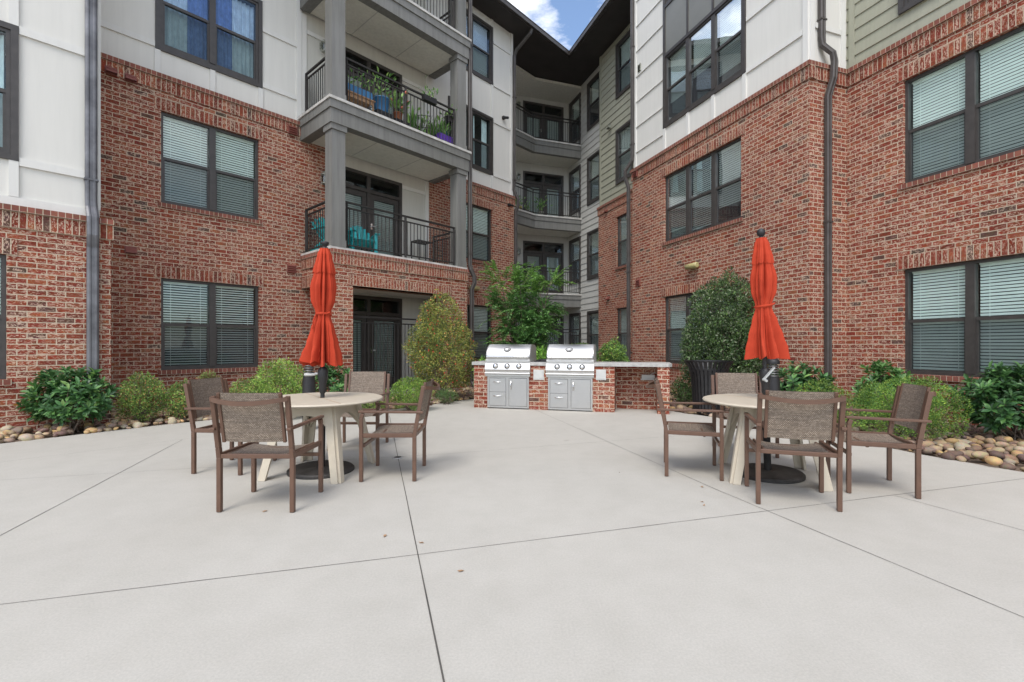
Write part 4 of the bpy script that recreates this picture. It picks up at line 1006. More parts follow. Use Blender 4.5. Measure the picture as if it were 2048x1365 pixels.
def rosette_shrub(loc, rx, ry, h, label, n=75, ll=.12, group=None, seed=0, cols=None, odd=None):
    root = empty('laurel_shrub', loc); tag(root, label, 'shrub', group)
    lm = lumps_for(rx, ry, h, n, .10, .12); lm.pop()
    lm += [(x * .62, y * .62, z * .8 + .03, r) for x, y, z, r in lm[: n // 2]]
    B_, D_, N2, Ls = [], [], [], []
    for (x, y, z, r) in lm:
        c = np.array([x, y, z]); out = np.array([x / rx, y / ry, (z - h * .35) / h * 1.6]); out = out / (np.linalg.norm(out) + 1e-6) + np.array([0, 0, .5]); out /= np.linalg.norm(out)
        a = np.cross(out, [0.3, .2, 1]); a /= np.linalg.norm(a); b = np.cross(out, a); k = rnd.randint(8, 12); ph0 = rnd.random() * 6
        for i in range(k):
            ph = ph0 + i * 2.399; el = .95 - .75 * i / k + rnd.uniform(-.15, .15)      # inner leaves more upright
            d = (a * math.cos(ph) + b * math.sin(ph)) * math.cos(el * .9) + out * math.sin(el * .9)
            B_.append(c - out * .02 * i / k * 3); D_.append(d); N2.append(out * 1.0 + nrs.normal(size=3) * .15); Ls.append(ll * rnd.uniform(.7, 1.2))
    B_, D_, N2, Ls = map(np.array, (B_, D_, N2, Ls))
    col = palette(len(B_), cols or [(.035, .085, .028), (.05, .125, .038), (.085, .18, .05), (.03, .07, .03), (.15, .25, .07)], [.3, .3, .2, .15, .05])
    if odd:
        for _ in range(3): col[rnd.randrange(len(col))] = odd
    leaf_mesh('foliage', B_, D_, N2, Ls, Ls * .36, col, root, 6)
    stems(root, sorted(lm, key=lambda l: rnd.random()), .012, 22, .12)
    return root
def fine_shrub(name, loc, rx, ry, h, label, n, ls, cols, wts, k=40, lr=.16, pointed=0, berries=0, group=None, inner=.3, twiggy=0, cat='shrub'):
    root = empty(name, loc); tag(root, label, cat, group)
    lm = lumps_for(rx, ry, h, k, lr, .06, pointed); p, nr = fill(lm, n, inner)
    d = nr + unit(len(p)) * .9 + np.array([0, 0, .35]); nn = nr + unit(len(p)) * .7
    ln = ls * nrs.uniform(.7, 1.3, len(p))
    # tint varies clump by clump too
    col = palette(len(p), cols, wts, .3)
    ph = np.sin(p[:, 0] * 9 + 1.3) * np.sin(p[:, 2] * 8 + p[:, 1] * 7); col *= (1 + .34 * ph[:, None])
    leaf_mesh('foliage', p, d, nn, ln, ln * .5, np.clip(col, 0, 1), root, 4)
    stems(root, sorted(lm[:-1], key=lambda l: rnd.random()), .014, 16, .06)
    if twiggy:
        mb = MB()
        for _ in range(twiggy):
            l = rnd.choice(lm[:-1]); c = Vector(l[:3]); o_ = Vector((c.x, c.y, (c.z - h * .4) * .8 + .1)).normalized(); e = c + o_ * (l[3] + rnd.uniform(.02, .09)); mb.tube([c, e], [.004, .0015], 4)
        mb.build('twig', M_BARK, root)
    if berries:
        q, qn = fill(lm, berries, .06); q = q + qn * .012
        vs_ = (IV1[None] * .015 + q[:, None]).reshape(-1, 3); ff = (IF1[None] + (np.arange(len(q)) * len(IV1))[:, None, None]).reshape(-1, 3)
        me = raw_mesh('berries', vs_, ff, None, M_BERRY); o = bpy.data.objects.new('berries', me); C.objects.link(o); o.parent = root
    return root
def at(px, Y, z=0.0): return Vector(((px - CX) / F * Y, Y, z))

rosette_shrub(at(138, 7.1), .72, .36, .90, 'glossy broad-leaved dark green shrub at the foot of the leftmost downspout', 115, .125, odd=(.5, .26, .04))
nanc = [(.10, .17, .04), (.17, .25, .06), (.055, .11, .03), (.30, .17, .07), (.24, .30, .08)]; nanw = [.32, .27, .18, .12, .11]
fine_shrub('nandina_shrub', at(285, 7.85), .38, .30, .80, 'rounded red-tipped fine-leaved shrub right of the big glossy shrub at left', 9500, .034, nanc, nanw, 45, .11, inner=.5)
fine_shrub('nandina_shrub', at(366, 8.1), .30, .28, .66, 'smaller red-tipped shrub right behind the leftmost patio chair', 6500, .034, nanc, nanw, 32, .10, inner=.5)
fine_shrub('nandina_shrub', at(418, 8.9), .25, .2, .80, 'small reddish shrub peeking above a chair under the ground floor window', 4000, .034, [(.14, .2, .05), (.26, .13, .08), (.2, .25, .07)], None, 22, .09, inner=.5)
fine_shrub('nandina_shrub', at(500, 8.6), .42, .3, .66, 'low yellow-green shrub with reddish tips left of the left bollard light', 9000, .032, nanc, nanw, 40, .12, inner=.5)
fine_shrub('abelia_shrub', at(563, 8.3), .50, .38, .98, 'bright lime green shrub left of the left bollard light', 15000, .035, [(.13, .22, .045), (.21, .31, .06), (.07, .13, .03), (.29, .35, .09)], [.35, .3, .2, .15], 55, .13, inner=.4)
rosette_shrub(at(668, 8.9), .44, .35, 1.0, 'dark glossy shrub right of the left umbrella, against the brick pier', 55, .11)
bxc = [(.11, .20, .035), (.18, .27, .045), (.06, .12, .028), (.25, .31, .06)]; bxw = [.36, .28, .24, .12]
fine_shrub('boxwood_shrub', at(822, 9.3), .46, .40, .62, 'clipped boxwood mound at the foot of the red-berried holly', 20000, .022, bxc, bxw, 55, .10, inner=.2)
fine_shrub('boxwood_shrub', at(742, 9.0), .40, .32, .48, 'low clipped boxwood seen between the left table and its far chair', 12000, .022, bxc, bxw, 45, .09, inner=.2)
fine_shrub('boxwood_shrub', at(893, 10.4), .30, .28, .30, 'tiny dark green sprig shrub at the holly trunk', 2600, .022, [(.05, .10, .03), (.08, .14, .04)], None, 20, .08, inner=.4)
fine_shrub('holly_bush', at(884, 11.0, .02), .84, .72, 2.50, 'tall egg-shaped holly with red berries and yellowing leaves left of the grills', 36000, .042,
           [(.13, .17, .04), (.23, .24, .055), (.07, .105, .03), (.38, .30, .09), (.30, .14, .05)], [.34, .30, .24, .10, .02], 140, .17, .45, 420, inner=.45, twiggy=160)
fine_shrub('tea_olive_shrub', at(1452, 10.15, .1), .98, .80, 2.66, 'large dark evergreen shrub behind the black litter bin', 46000, .052,
           [(.045, .08, .028), (.07, .12, .04), (.17, .20, .12), (.025, .045, .018), (.11, .18, .045)], [.3, .25, .17, .2, .08], 120, .20, .12, inner=.4, twiggy=90)
fine_shrub('tea_olive_shrub', at(1368, 9.6), .24, .22, .62, 'small dark shrub between the grill island and the litter bin', 4200, .034, [(.05, .10, .03), (.09, .15, .05), (.03, .06, .02)], None, 26, .09, inner=.4)
rosette_shrub(at(1600, 7.95), .58, .38, .98, 'glossy broad-leaved shrub right of the right bollard light', 75, .12)
rosette_shrub(at(1772, 7.5), .52, .34, 1.0, 'glossy broad-leaved shrub under the right ground floor window, left one of two', 70, .12, cols=[(.05, .12, .035), (.08, .17, .045), (.11, .21, .06)])
rosette_shrub(at(2035, 6.35), .78, .42, 1.02, 'big dark glossy shrub at the right edge below the window', 150, .125, odd=(.4, .36, .12), cols=[(.028, .075, .025), (.045, .11, .032), (.07, .155, .042), (.022, .05, .02)])
bxr = [(.085, .17, .03), (.15, .24, .04), (.045, .10, .025), (.22, .28, .05)]
fine_shrub('boxwood_shrub', at(1812, 6.5), .82, .50, .78, 'wide clipped boxwood mound behind the rightmost patio chair', 42000, .022, bxr, bxw, 90, .13, inner=.18)
fine_shrub('boxwood_shrub', at(1640, 7.2), .42, .34, .72, 'small clipped boxwood behind the front right chair', 13000, .022, bxr, bxw, 45, .10, inner=.2)
fine_shrub('cherry_laurel_shrub', at(1225, 11.2, .1), .44, .34, 1.28, 'light green shrub rising behind the counter right of the grills', 8500, .045, [(.09, .17, .035), (.17, .28, .05), (.05, .10, .03), (.26, .36, .07)], [.35, .25, .3, .1], 45, .12, inner=.45)
fine_shrub('hydrangea_shrub', at(1080, 10.8), .28, .28, 1.20, 'bright green leafy plant visible between the two grills', 1500, .10, [(.14, .27, .045), (.22, .36, .07), (.08, .17, .035)], None, 26, .11, inner=.4)
fine_shrub('hydrangea_shrub', at(968, 10.9), .22, .22, .98, 'small leafy plant showing left of the left grill', 800, .09, [(.12, .23, .045), (.19, .31, .07), (.07, .15, .035)], None, 20, .10, inner=.4)
fine_shrub('cherry_laurel_shrub', at(1160, 13.5), .6, .4, 1.35, 'dull green shrub behind the right grill in front of the patio fence', 5000, .05, [(.07, .12, .035), (.12, .18, .05)], None, 30, .14, inner=.4)

# ---- crape myrtle behind the grills: several stems, arching sprays of paired leaves
def crape(loc):
    root = empty('crape_myrtle_tree', loc); tag(root, 'multi-stemmed small tree with arching leafy sprays behind the grills', 'tree')
    tr = MB(); tips = []
    for i in range(6):
        a = i * 1.05 + .3; lean = rnd.uniform(.18, .5); p0 = Vector((math.cos(a) * .06, math.sin(a) * .06, 0)); p1 = p0 + Vector((math.cos(a) * lean * .35, math.sin(a) * lean * .35, .75)); p2 = p1 + Vector((math.cos(a) * lean * .8, math.sin(a) * lean * .8, .7)); p3 = p2 + Vector((math.cos(a) * lean * .7, math.sin(a) * lean * .7, rnd.uniform(.4, 1.1)))
        tr.tube([p0, p1, p2, p3], [.032, .026, .018, .007], 8)
        for src, k in ((p1, 5), (p2, 9), (p3, 7), (p1.lerp(p2, .5), 5), (p2.lerp(p3, .5), 7)):
            for j in range(k):
                b = rnd.uniform(0, 6.28); el = rnd.uniform(-.1, .95); dd = Vector((math.cos(b) * math.cos(el) + math.cos(a) * .35, math.sin(b) * math.cos(el) + math.sin(a) * .35, math.sin(el))).normalized(); ln = rnd.uniform(.35, .7)
                q = src + dd * ln; tips.append((src, q, dd)); tr.tube([src, src.lerp(q, .5) + Vector((0, 0, .03)), q], [.006, .004, .002], 5)
    tr.build('trunk', M_BARK, root)
    B_, D_, N2, Ls = [], [], [], []; tw = MB()
    for src, q, dd in tips:
        for s in range(6):
            o_ = (dd + Vector((rnd.gauss(0, .5), rnd.gauss(0, .5), rnd.gauss(.05, .35)))).normalized(); st = src.lerp(q, rnd.uniform(.15, 1)); ln = rnd.uniform(.28, .52); prev = st
            for k in range(13):
                t = (k + 1) / 13; p = st + o_ * ln * t + Vector((0, 0, -.12 * t * t * ln * 2)); tan = (p - prev).normalized(); side = tan.cross(Vector(Z)).normalized()
                for sg in (-1, 1):
                    B_.append(p); D_.append(tan * .55 + side * sg * .8 + Vector((0, 0, rnd.uniform(-.25, .15)))); N2.append((rnd.gauss(0, .25), rnd.gauss(0, .25), 1)); Ls.append(rnd.uniform(.06, .10) * (1.1 - .4 * t))
                prev = p
    B_, D_, N2, Ls = [np.array([tuple(x) if not isinstance(x, float) else x for x in L_]) for L_ in (B_, D_, N2, Ls)]
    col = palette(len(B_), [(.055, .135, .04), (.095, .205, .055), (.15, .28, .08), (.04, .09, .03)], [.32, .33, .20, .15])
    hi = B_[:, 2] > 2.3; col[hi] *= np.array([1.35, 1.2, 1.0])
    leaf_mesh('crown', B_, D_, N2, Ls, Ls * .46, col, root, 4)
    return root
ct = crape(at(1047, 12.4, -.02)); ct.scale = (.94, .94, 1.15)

# =================================================================== FURNITURE
def make_chair():
    root = empty('patio_chair', (0, 0, 0)); w = .285; T_ = .034
    def bars(lst, name):
        mb = MB()
        for a, b, ww, dd in lst: mb.bar(a, b, ww, dd)
        return mb.build(name, M_CHAIR, root, .004)
    for s in (-1, 1):
        mb = MB()
        # rear leg: upright to the seat, then leaning back to the top rail
        pts = [(s * w, -.25, 0), (s * w, -.25, .42), (s * w, -.262, .50), (s * w, -.335, .905)]
        for a, b in zip(pts, pts[1:]): mb.bar(a, b, .034, .036)
        mb.build('rear_leg', M_CHAIR, root, .004)
        mb = MB(); pts = [(s * (w + .012), .25, 0), (s * (w + .012), .25, .60), (s * (w + .012), .235, .645)]
        for a, b in zip(pts, pts[1:]): mb.bar(a, b, .034, .034)
        mb.build('front_leg', M_CHAIR, root, .004)
        mb = MB(); mb.bar((s * (w + .008), -.335, .655), (s * (w + .014), .275, .663), .036, .022, up=(0, 0, 1)); mb.build('armrest', M_CHAIR, root, .004)
        bars([((s * w, -.235, .435), (s * (w + .006), .235, .435), .028, .04)], 'side_rail')
        bars([((s * .238, -.225, .437), (s * .245, .225, .432), .018, .026)], 'sling_rail')
        bars([((s * .236, -.268, .545), (s * .236, -.345, .935), .024, .024)], 'sling_rail')
    bars([((-w, -.25, .432), (w, -.25, .432), .03, .034)], 'back_rail')
    bars([((-w + .02, .10, .415), (w - .02, .10, .415), .022, .028)], 'stretcher')
    bars([((-w, .235, .335), (w, .235, .335), .026, .03)], 'stretcher')
    mb = MB(); n = 14; rows = []
    for i in range(n + 1):
        t = i / n; x = -w - .012 + (2 * w + .024) * t; bow = .095 * math.sin(math.pi * t) ** .8; y = -.345 - bow
        c = Vector((x, y, .888 - .026 * math.sin(math.pi * t))); rows.append([c + Vector((0, .012, -.017)), c + Vector((0, .012, .017)), c + Vector((0, -.012, .017)), c + Vector((0, -.012, -.017))])
    mb.grid(rows, close=True, smooth=False); mb.face(rows[0]); mb.face(rows[-1][::-1]); mb.build('top_rail', M_CHAIR, root)
    def sheet(rows, uvs, th, name):
        mb = MB(); mb.grid(rows, uvs=uvs); r2 = [[Vector(p) + th for p in r] for r in rows]; mb.grid([r[::-1] for r in r2], uvs=[u[::-1] for u in uvs]); mb.build(name, M_SLING, root)
    rows, uvs = [], []
    for i in range(9):
        t = i / 8; z = .55 + .385 * t; y0 = -.268 - .078 * t; r = []; u = []
        for j in range(11):
            s = j / 10; x = -.232 + .464 * s; r.append(Vector((x, y0 - .028 * math.sin(math.pi * s), z))); u.append((x, z))
        rows.append(r); uvs.append(u)
    sheet(rows, uvs, Vector((0, .004, 0)), 'back_sling')
    rows, uvs = [], []
    for i in range(9):
        t = i / 8; y = -.225 + .45 * t; r = []; u = []
        for j in range(11):
            s = j / 10; x = -.238 + .476 * s; r.append(Vector((x, y, .447 - .022 * math.sin(math.pi * s) + (-.02 * max(0, t - .85) / .15)))); u.append((x, y))
        rows.append(r); uvs.append(u)
    sheet(rows, uvs, Vector((0, 0, -.004)), 'seat_sling')
    return root
CHG = 'brown sling dining chairs around the two patio tables'
ch = make_chair(); register()
# position, facing direction (vector towards the table)
spots = [(-1.985, 3.92, (0.01, 1), 'brown sling armchair with its back to the camera at the left table'),
         (-2.93, 5.02, (.5, -.04), 'brown sling armchair at the far left side of the left table, beside the shrubs'),
         (-1.945, 6.03, (0.0, -1), 'brown sling armchair on the far side of the left table, facing the camera'),
         (-1.185, 4.78, (-1, -.02), 'brown sling armchair right of the left table, by the round drain'),
         (2.36, 4.01, (.166, .507), 'brown sling armchair with its back to the camera at the right table'),
         (1.85, 4.87, (.492, -.15), 'brown sling armchair left of the right table, seen from the side'),
         (2.80, 5.72, (-.20, -.97), 'brown sling armchair behind the right table, in front of the litter bin'),
         (3.285, 4.34, (-.49, .17), 'brown sling armchair at the far right in front of the boxwood mound')]
for i, (x, y, f_, lab) in enumerate(spots):
    o = ch if i == 0 else copy_tree(ch)
    o.location = (x, y, 0.003); o.rotation_euler = (0, 0, math.atan2(-f_[0], f_[1])); tag(o, lab, 'chair', CHG)

def make_table():
    root = empty('patio_table', (0, 0, 0))
    mb = MB(); n = 72; prof = [(.03, .722), (.595, .722), (.612, .728), (.618, .738), (.612, .748), (.597, .752), (.03, .752), (.03, .722)]
    mb.lathe(prof, n, cap=False); top = mb.build('tabletop', M_TABLE, root)
    for p in top.data.polygons: p.use_smooth = False
    mb = MB(); mb.box((0, 0, 0), (1, 0, 0), (0, 1, 0), Z, (-.613, -.0022, .7525), (.613, .0022, .7532)); mb.build('seam', M_WOODT, top)
    for k in range(4):
        a = k * math.pi / 2; e = Vector((math.cos(a), math.sin(a), 0)); s = Vector((-e.y, e.x, 0)); mb = MB()
        # L-shaped splayed leg made of two planks meeting on the outer corner
        for sg in (-1, 1):
            inn = (s * sg * .7071 - e * .7071)
            t0_, t1_ = e * .385 + Vector((0, 0, .715)), e * .565
            th = inn.cross(Vector(Z)).normalized() * sg * .012
            wt, wb = .082, .066
            A = [t0_, t0_ + inn * wt, t1_ + inn * wb, t1_]; Bq = [p + (e * .0 + th * 2) for p in A]
            mb.face(A); mb.face(Bq[::-1])
            for i in range(4): j = (i + 1) % 4; mb.face([A[i], Bq[i], Bq[j], A[j]][::-1])
        mb.build('leg', M_TABLE, root)
        # arched apron between this leg and the next
        a2 = (k + 1) * math.pi / 2; e2 = Vector((math.cos(a2), math.sin(a2), 0)); p, q = e * .385 + (e2 - e).normalized() * .03, e2 * .385 + (e - e2).normalized() * .03
        up = []; lo = []; nn = (e + e2).normalized() * .022
        for i in range(25):
            t = i / 24; c = p.lerp(q, t); up.append(c + Vector((0, 0, .716))); zz = .605 - .22 * (abs(2 * t - 1) ** 3.0); rd = (e if t < .5 else e2); lo.append(c + rd * (.716 - zz) * .25 * abs(2 * t - 1) + Vector((0, 0, zz)))
        mb = MB(); mb.grid([lo, up], smooth=False); mb.grid([[x - nn for x in up], [x - nn for x in lo]], smooth=False); mb.grid([[x - nn for x in lo], lo], smooth=False); mb.build('apron', M_TABLE, root)
    mb = MB()
    for k in range(2):
        a = k * math.pi / 2 + math.pi / 4; e = Vector((math.cos(a), math.sin(a), 0)); mb.bar(e * -.42 + Vector((0, 0, .708)), e * .42 + Vector((0, 0, .708)), .06, .024)
    mb.build('cross_brace', M_TABLE, root)
    return root
tb = make_table(); register()
TG = 'round cream patio tables'
tb.location = (-1.97, 4.87, .002); tb.rotation_euler = (0, 0, R(-52)); tag(tb, 'round cream table under the left umbrella with splayed plank legs', 'table', TG)
t2 = copy_tree(tb); t2.location = (2.555, 4.69, .002); t2.rotation_euler = (0, 0, R(-61)); tag(t2, 'round cream table under the right umbrella near the litter bin', 'table', TG)

def make_umbrella(seed, scale=1.0, ball=True):
    rr = random.Random(seed); root = empty('patio_umbrella', (0, 0, 0))
    mb = MB(); mb.lathe([(.325, 0), (.325, .022), (.31, .036), (.06, .048), (.05, .05)], 48); b = mb.build('base', M_IRON, root)
    for p in b.data.polygons: p.use_smooth = False
    mb = MB(); mb.lathe([(.034, .045), (.034, .44), (.038, .445), (.038, .46), (.02, .462)], 20); mb.build('base_stem', M_BLACK, root)
    mb = MB(); mb.lathe([(.0205, .46), (.0205, 2.27)], 18); mb.build('pole', M_BLACK, root)
    mb = MB(); mb.lathe([(.026, .80), (.036, .83), (.036, .90), (.048, .95), (.052, 1.03), (.038, 1.06), (.023, 1.07)], 18); hs = mb.build('crank_housing', M_BLACK, root)
    mb = MB()
    if ball:
        mb.tube([(-.04, -.01, 1.0), (-.075, -.02, 1.0)], .012, 8); mb.tube([(-.07, -.02, .995), (-.10, -.045, .99), (-.165, -.05, .99)], [.012, .014, .016], 8)
    else:
        mb.tube([(0, -.03, 1.0), (-.01, -.075, 1.0)], .012, 8); mb.bar((-.06, -.08, .955), (.05, -.08, 1.075), .03, .012); mb.tube([(-.06, -.08, .96), (-.06, -.14, .95)], .013, 8)
    mb.build('crank_handle', M_CLEAR, hs)
    # finial
    mb = MB()
    if not ball: mb.lathe([(.035, 2.345), (.038, 2.355), (.036, 2.365), (.016, 2.375), (.018, 2.38), (.034, 2.395), (.040, 2.42), (.034, 2.445), (.018, 2.458), (.002, 2.461)], 20)
    else: mb.lathe([(.036, 2.27), (.038, 2.29), (.030, 2.302), (.018, 2.306), (.018, 2.312), (.032, 2.324), (.040, 2.345), (.036, 2.358), (.002, 2.352)], 20)
    mb.build('finial', M_BLACK, root)
    top = 2.285 if ball else 2.36
    # canopy: folded panels gathered round the pole
    folds = 7; n = 378
    phs = [rr.uniform(-.25, .25) for _ in range(folds)]; amps = [rr.uniform(.75, 1.3) for _ in range(folds)]
    def lerp_tab(tab, z):
        for (z0, v0), (z1, v1) in zip(tab, tab[1:]):
            if z0 >= z >= z1: t = (z0 - z) / (z0 - z1); t = t * t * (3 - 2 * t); return v0 + (v1 - v0) * t
        return tab[-1][1]
    Rt = [(top, .038), (top - .06, .056), (top - .24, .082), (top - .40, .104), (top - .52, .098), (top - .665, .066), (top - .70, .066), (top - .82, .090), (top - .98, .118), (top - 1.10, .140), (top - 1.19, .150)]
    At = [(top, .22), (top - .10, .40), (top - .30, .52), (top - .50, .52), (top - .665, .30), (top - .70, .30), (top - .85, .60), (top - 1.1, .80), (top - 1.19, .84)]
    def rad(th, z, add=0.0):
        base = lerp_tab(Rt, z); am = lerp_tab(At, z); t = ((th + .16 * math.sin(th * 2 + seed) + .09 * math.sin(th * 5 + 2 * seed) + .05 * math.sin(z * 6 + th)) / (2 * math.pi)) % 1.0 * folds; k = int(t) % folds; fr = t - int(t)
        ph = phs[k]; w = abs(math.sin(math.pi * (fr ** (1.75 + ph)))) ** .8          # rounded lobes with sharp valleys
        small = .22 * math.sin(th * folds * 2 + k * 1.7 + z * 3) + .12 * math.sin(th * folds * 3 + 2.1 * k - z * 5)
        return base * (1 - am + am * 1.45 * w * amps[k] * (.8 if w > .5 else 1) + am * .5 * small) * scale + add
    rows = []; nz = 46; tw = rr.uniform(-.25, .25)
    for i in range(nz + 1):
        z = top - 1.19 * i / nz; row = []
        for j in range(n):
            th = 2 * math.pi * j / n; ta = th + tw * math.sin((top - z) * 2.2)
            r = rad(th, z); zz = z
            if i > nz - 8:
                f = (i - nz + 8) / 8; fr = (th / (2 * math.pi) * folds) % 1; zz = z + f * (.055 * (1 - math.sin(math.pi * fr))) - f * .015 * amps[int(th / (2 * math.pi) * folds) % folds]
            row.append((r * math.cos(ta), r * math.sin(ta), zz))
        rows.append(row)
    mb = MB(); mb.grid(rows[::-1], close=True)
    # inner turned-up hem so that the open bottom shows depth
    inner = [[(x * f, y * f, z + dz) for x, y, z in rows[-1]] for f, dz in ((.93, .006), (.72, .10), (.5, .28), (.25, .45))]
    mb.grid([rows[-1]] + inner, close=True)
    mb.build('canopy', M_CANVAS, root)
    rows = []
    for i in range(13):
        z = top + .004 - .25 * i / 12; row = []
        for j in range(n):
            th = 2 * math.pi * j / n; ta = th + tw * math.sin((top - z) * 2.2); fr = (th / (2 * math.pi) * folds * 2) % 1
            r = rad(th, min(z, top), .006 + .004 * i / 12); row.append((r * math.cos(ta), r * math.sin(ta), z - (.014 * abs(math.sin(math.pi * fr)) if i == 12 else 0)))
        rows.append(row)
    mb = MB(); mb.grid(rows[::-1], close=True); mb.grid([rows[-1], [(x * .96, y * .96, z + .004) for x, y, z in rows[-1]]], close=True); mb.build('vent_tier', M_CANVAS, root)
    mb = MB(); pts = []
    for j in range(49):
        th = 2 * math.pi * j / 48; r = lerp_tab(Rt, top - .68) * 1.12 * scale; pts.append((r * math.cos(th), r * math.sin(th), top - .675 + .008 * math.sin(th + seed) ))
    prv = pts
    rows = [[(x, y, z - .011) for x, y, z in pts], [(x * 1.05, y * 1.05, z - .006) for x, y, z in pts], [(x * 1.05, y * 1.05, z + .006) for x, y, z in pts], [(x, y, z + .011) for x, y, z in pts]]
    mb.grid(rows); sx = -1 if ball else .2
    mb.tube([(sx * .06, -.05, top - .68), (sx * .075, -.075, top - .74), (sx * .08, -.075, top - .83)], [.009, .007, .005], 6); mb.tube([(.05, -.06, top - .67), (.085, -.05, top - .655)], [.008, .011], 6)
    mb.build('tie_strap', M_CANVAS, root)
    return root
UG = 'closed orange-red umbrellas over the tables'
u1 = make_umbrella(3, 1.0, True); u1.location = (-1.965, 4.87, .002); u1.rotation_euler = (0, R(.9), 0); tag(u1, 'closed orange-red umbrella standing through the left table, blunt black top', 'umbrella', UG)
u2 = make_umbrella(8, 1.06, False); u2.location = (2.56, 4.73, .002); u2.rotation_euler = (R(.2), R(-1.7), 0); tag(u2, 'closed orange-red umbrella standing through the right table, with round ball finial', 'umbrella', UG)

# ---- litter bin
def litter_bin(loc):
    root = empty('litter_bin', loc); tag(root, 'black slatted metal litter bin with flared rim beside the grill island', 'litter bin')
    mb = MB(); n = 30
    prof = [(.275, .03), (.285, .25), (.30, .5), (.325, .72), (.36, .87), (.42, .97), (.435, .985)]
    for k in range(n):
        a = 2 * math.pi * k / n; e = Vector((math.cos(a), math.sin(a), 0)); s = Vector((-e.y, e.x, 0)); rows = []
        for r, z in prof:
            c = e * r + Vector((0, 0, z)); w = r * .072; rows.append([c - s * w + e * .004, c + s * w + e * .004, c + s * w - e * .004, c - s * w - e * .004])
        mb.grid(rows, close=True, smooth=False)
    mb.build('slat', M_BLACK, root)
    for r, z, h in ((.27, .02, .05), (.318, .74, .05), (.432, .975, .022)):
        mb = MB(); mb.lathe([(r, z), (r + .008, z + h), (r - .012, z + h), (r - .014, z)], 40, cap=False, smooth=False); mb.build('hoop', M_BLACK, root)
    mb = MB(); mb.lathe([(.235, .05), (.27, .82)], 30, cap=False); mb.lathe([(0.001, .06), (.24, .055)], 30, cap=False); mb.build('liner', M_BLACK, root)
    mb = MB(); mb.lathe([(.25, 0), (.25, .03)], 24); mb.build('base', M_BLACK, root)
    return root
litter_bin(at(1417, 9.0))
# ---- bollard lights
def bollard(loc, lab, top=1.09):
    root = empty('bollard_light', loc); tag(root, lab, 'bollard light', 'black bollard lights in the planting bed')
    mb = MB(); mb.lathe([(.095, 0), (.095, .72), (.085, .80), (.085, .82)], 24); mb.build('post', M_BLACK, root)
    mb = MB()
    for k in range(5): z = .83 + k * .037; mb.lathe([(.055, z), (.083, z - .004), (.083, z + .004), (.06, z + .018)], 24)
    mb.build('louver_ring', M_RING, root)
    mb = MB(); mb.lathe([(.05, .815), (.05, 1.02)], 16); mb.build('lamp_core', M_LGLASS, root)
    mb = MB(); mb.lathe([(.088, 1.01), (.09, 1.03), (.088, 1.06), (.06, top), (.001, top + .005)], 24); mb.build('cap', M_BLACK, root)
bollard(at(618, 7.25), 'black louvred bollard light left of the left umbrella pole'); bollard(at(1546, 7.1), 'black louvred bollard light right of the right umbrella pole')
# ---- drain, fallen leaves
mb = MB(); mb.lathe([(.062, .002), (.062, .006), (.052, .0075), (.001, .0075)], 28)
dr = mb.build('floor_drain', M_STEELD); dr.location = ground(795, 916); tag(dr, 'small round metal floor drain set in the paving joint', 'drain')
mb = MB()
for k in range(-3, 4): mb.box((0, 0, 0), (1, 0, 0), (0, 1, 0), Z, (-.045 + abs(k) * .006, k * .013 - .003, .0076), (.045 - abs(k) * .006, k * .013 + .003, .0082))
mb.build('grate_slot', M_BLACK, dr)
lv = [(770, 1073, 'pale tan fallen leaf left of the long joint near the paving centre'), (922, 1144, 'small brown fallen leaf right of the long joint'), (843, 1087, 'tiny fallen leaf touching the long paving joint'), (530, 1024, 'brown fallen leaf beneath the front left chair'), (1404, 1005, 'dry leaf on the paving left of the front right chair'), (1404, 975, 'orange leaf on the paving beside the diagonal joint'), (1408, 1012, 'small brown leaf just below another on the paving')]
for px, py, lab in lv:
    g = ground(px, py); a = rnd.random() * 6; s = rnd.uniform(.014, .024)
    mb = MB(); mb.grid([[(-s, 0, .003), (-s * .3, s * .4, .009)], [(-s * .3, -s * .45, .007), (s * .5, s * .35, .004)], [(s * .6, -s * .3, .004), (s * 1.2, 0, .010)]]); o = mb.build('fallen_leaf', M_WOODT); o.location = (g.x, g.y, .001); o.rotation_euler = (0, 0, a); tag(o, lab, 'leaf', 'fallen leaves on the paving')

for k in range(5):
    px = rnd.choice((rnd.uniform(250, 940), rnd.uniform(1340, 2000), rnd.uniform(1000, 1300))); py = rnd.uniform(835, 960) if px < 1300 else rnd.uniform(900, 1010)
    g = ground(px, py)
    if not in_poly(g.x, g.y, pl_): continue
    s_ = rnd.uniform(.008, .016); mb = MB(); mb.grid([[(-s_, 0, .003), (-s_ * .3, s_ * .4, .008)], [(-s_ * .3, -s_ * .45, .006), (s_ * .5, s_ * .35, .004)], [(s_ * .6, -s_ * .3, .004), (s_ * 1.2, 0, .009)]])
    o = mb.build('fallen_leaf', rnd.choice((M_WOODT, M_BARK))); o.location = (g.x, g.y, .001); o.rotation_euler = (0, 0, rnd.random() * 6); tag(o, 'tiny dry leaf scattered on the paving towards the planting beds', 'leaf', 'fallen leaves on the paving')
mb = MB(); SD.box(mb, TO - .36, TO - .28, .002, .07, 1.62, 1.80); mb.tube([SD.pt(TO - .32, .05, 1.62), SD.pt(TO - .32, .12, 1.55), SD.pt(TO - .32, .12, 1.44)], .016, 8); mb.build('wall_bracket', M_BLACK, bl_root)
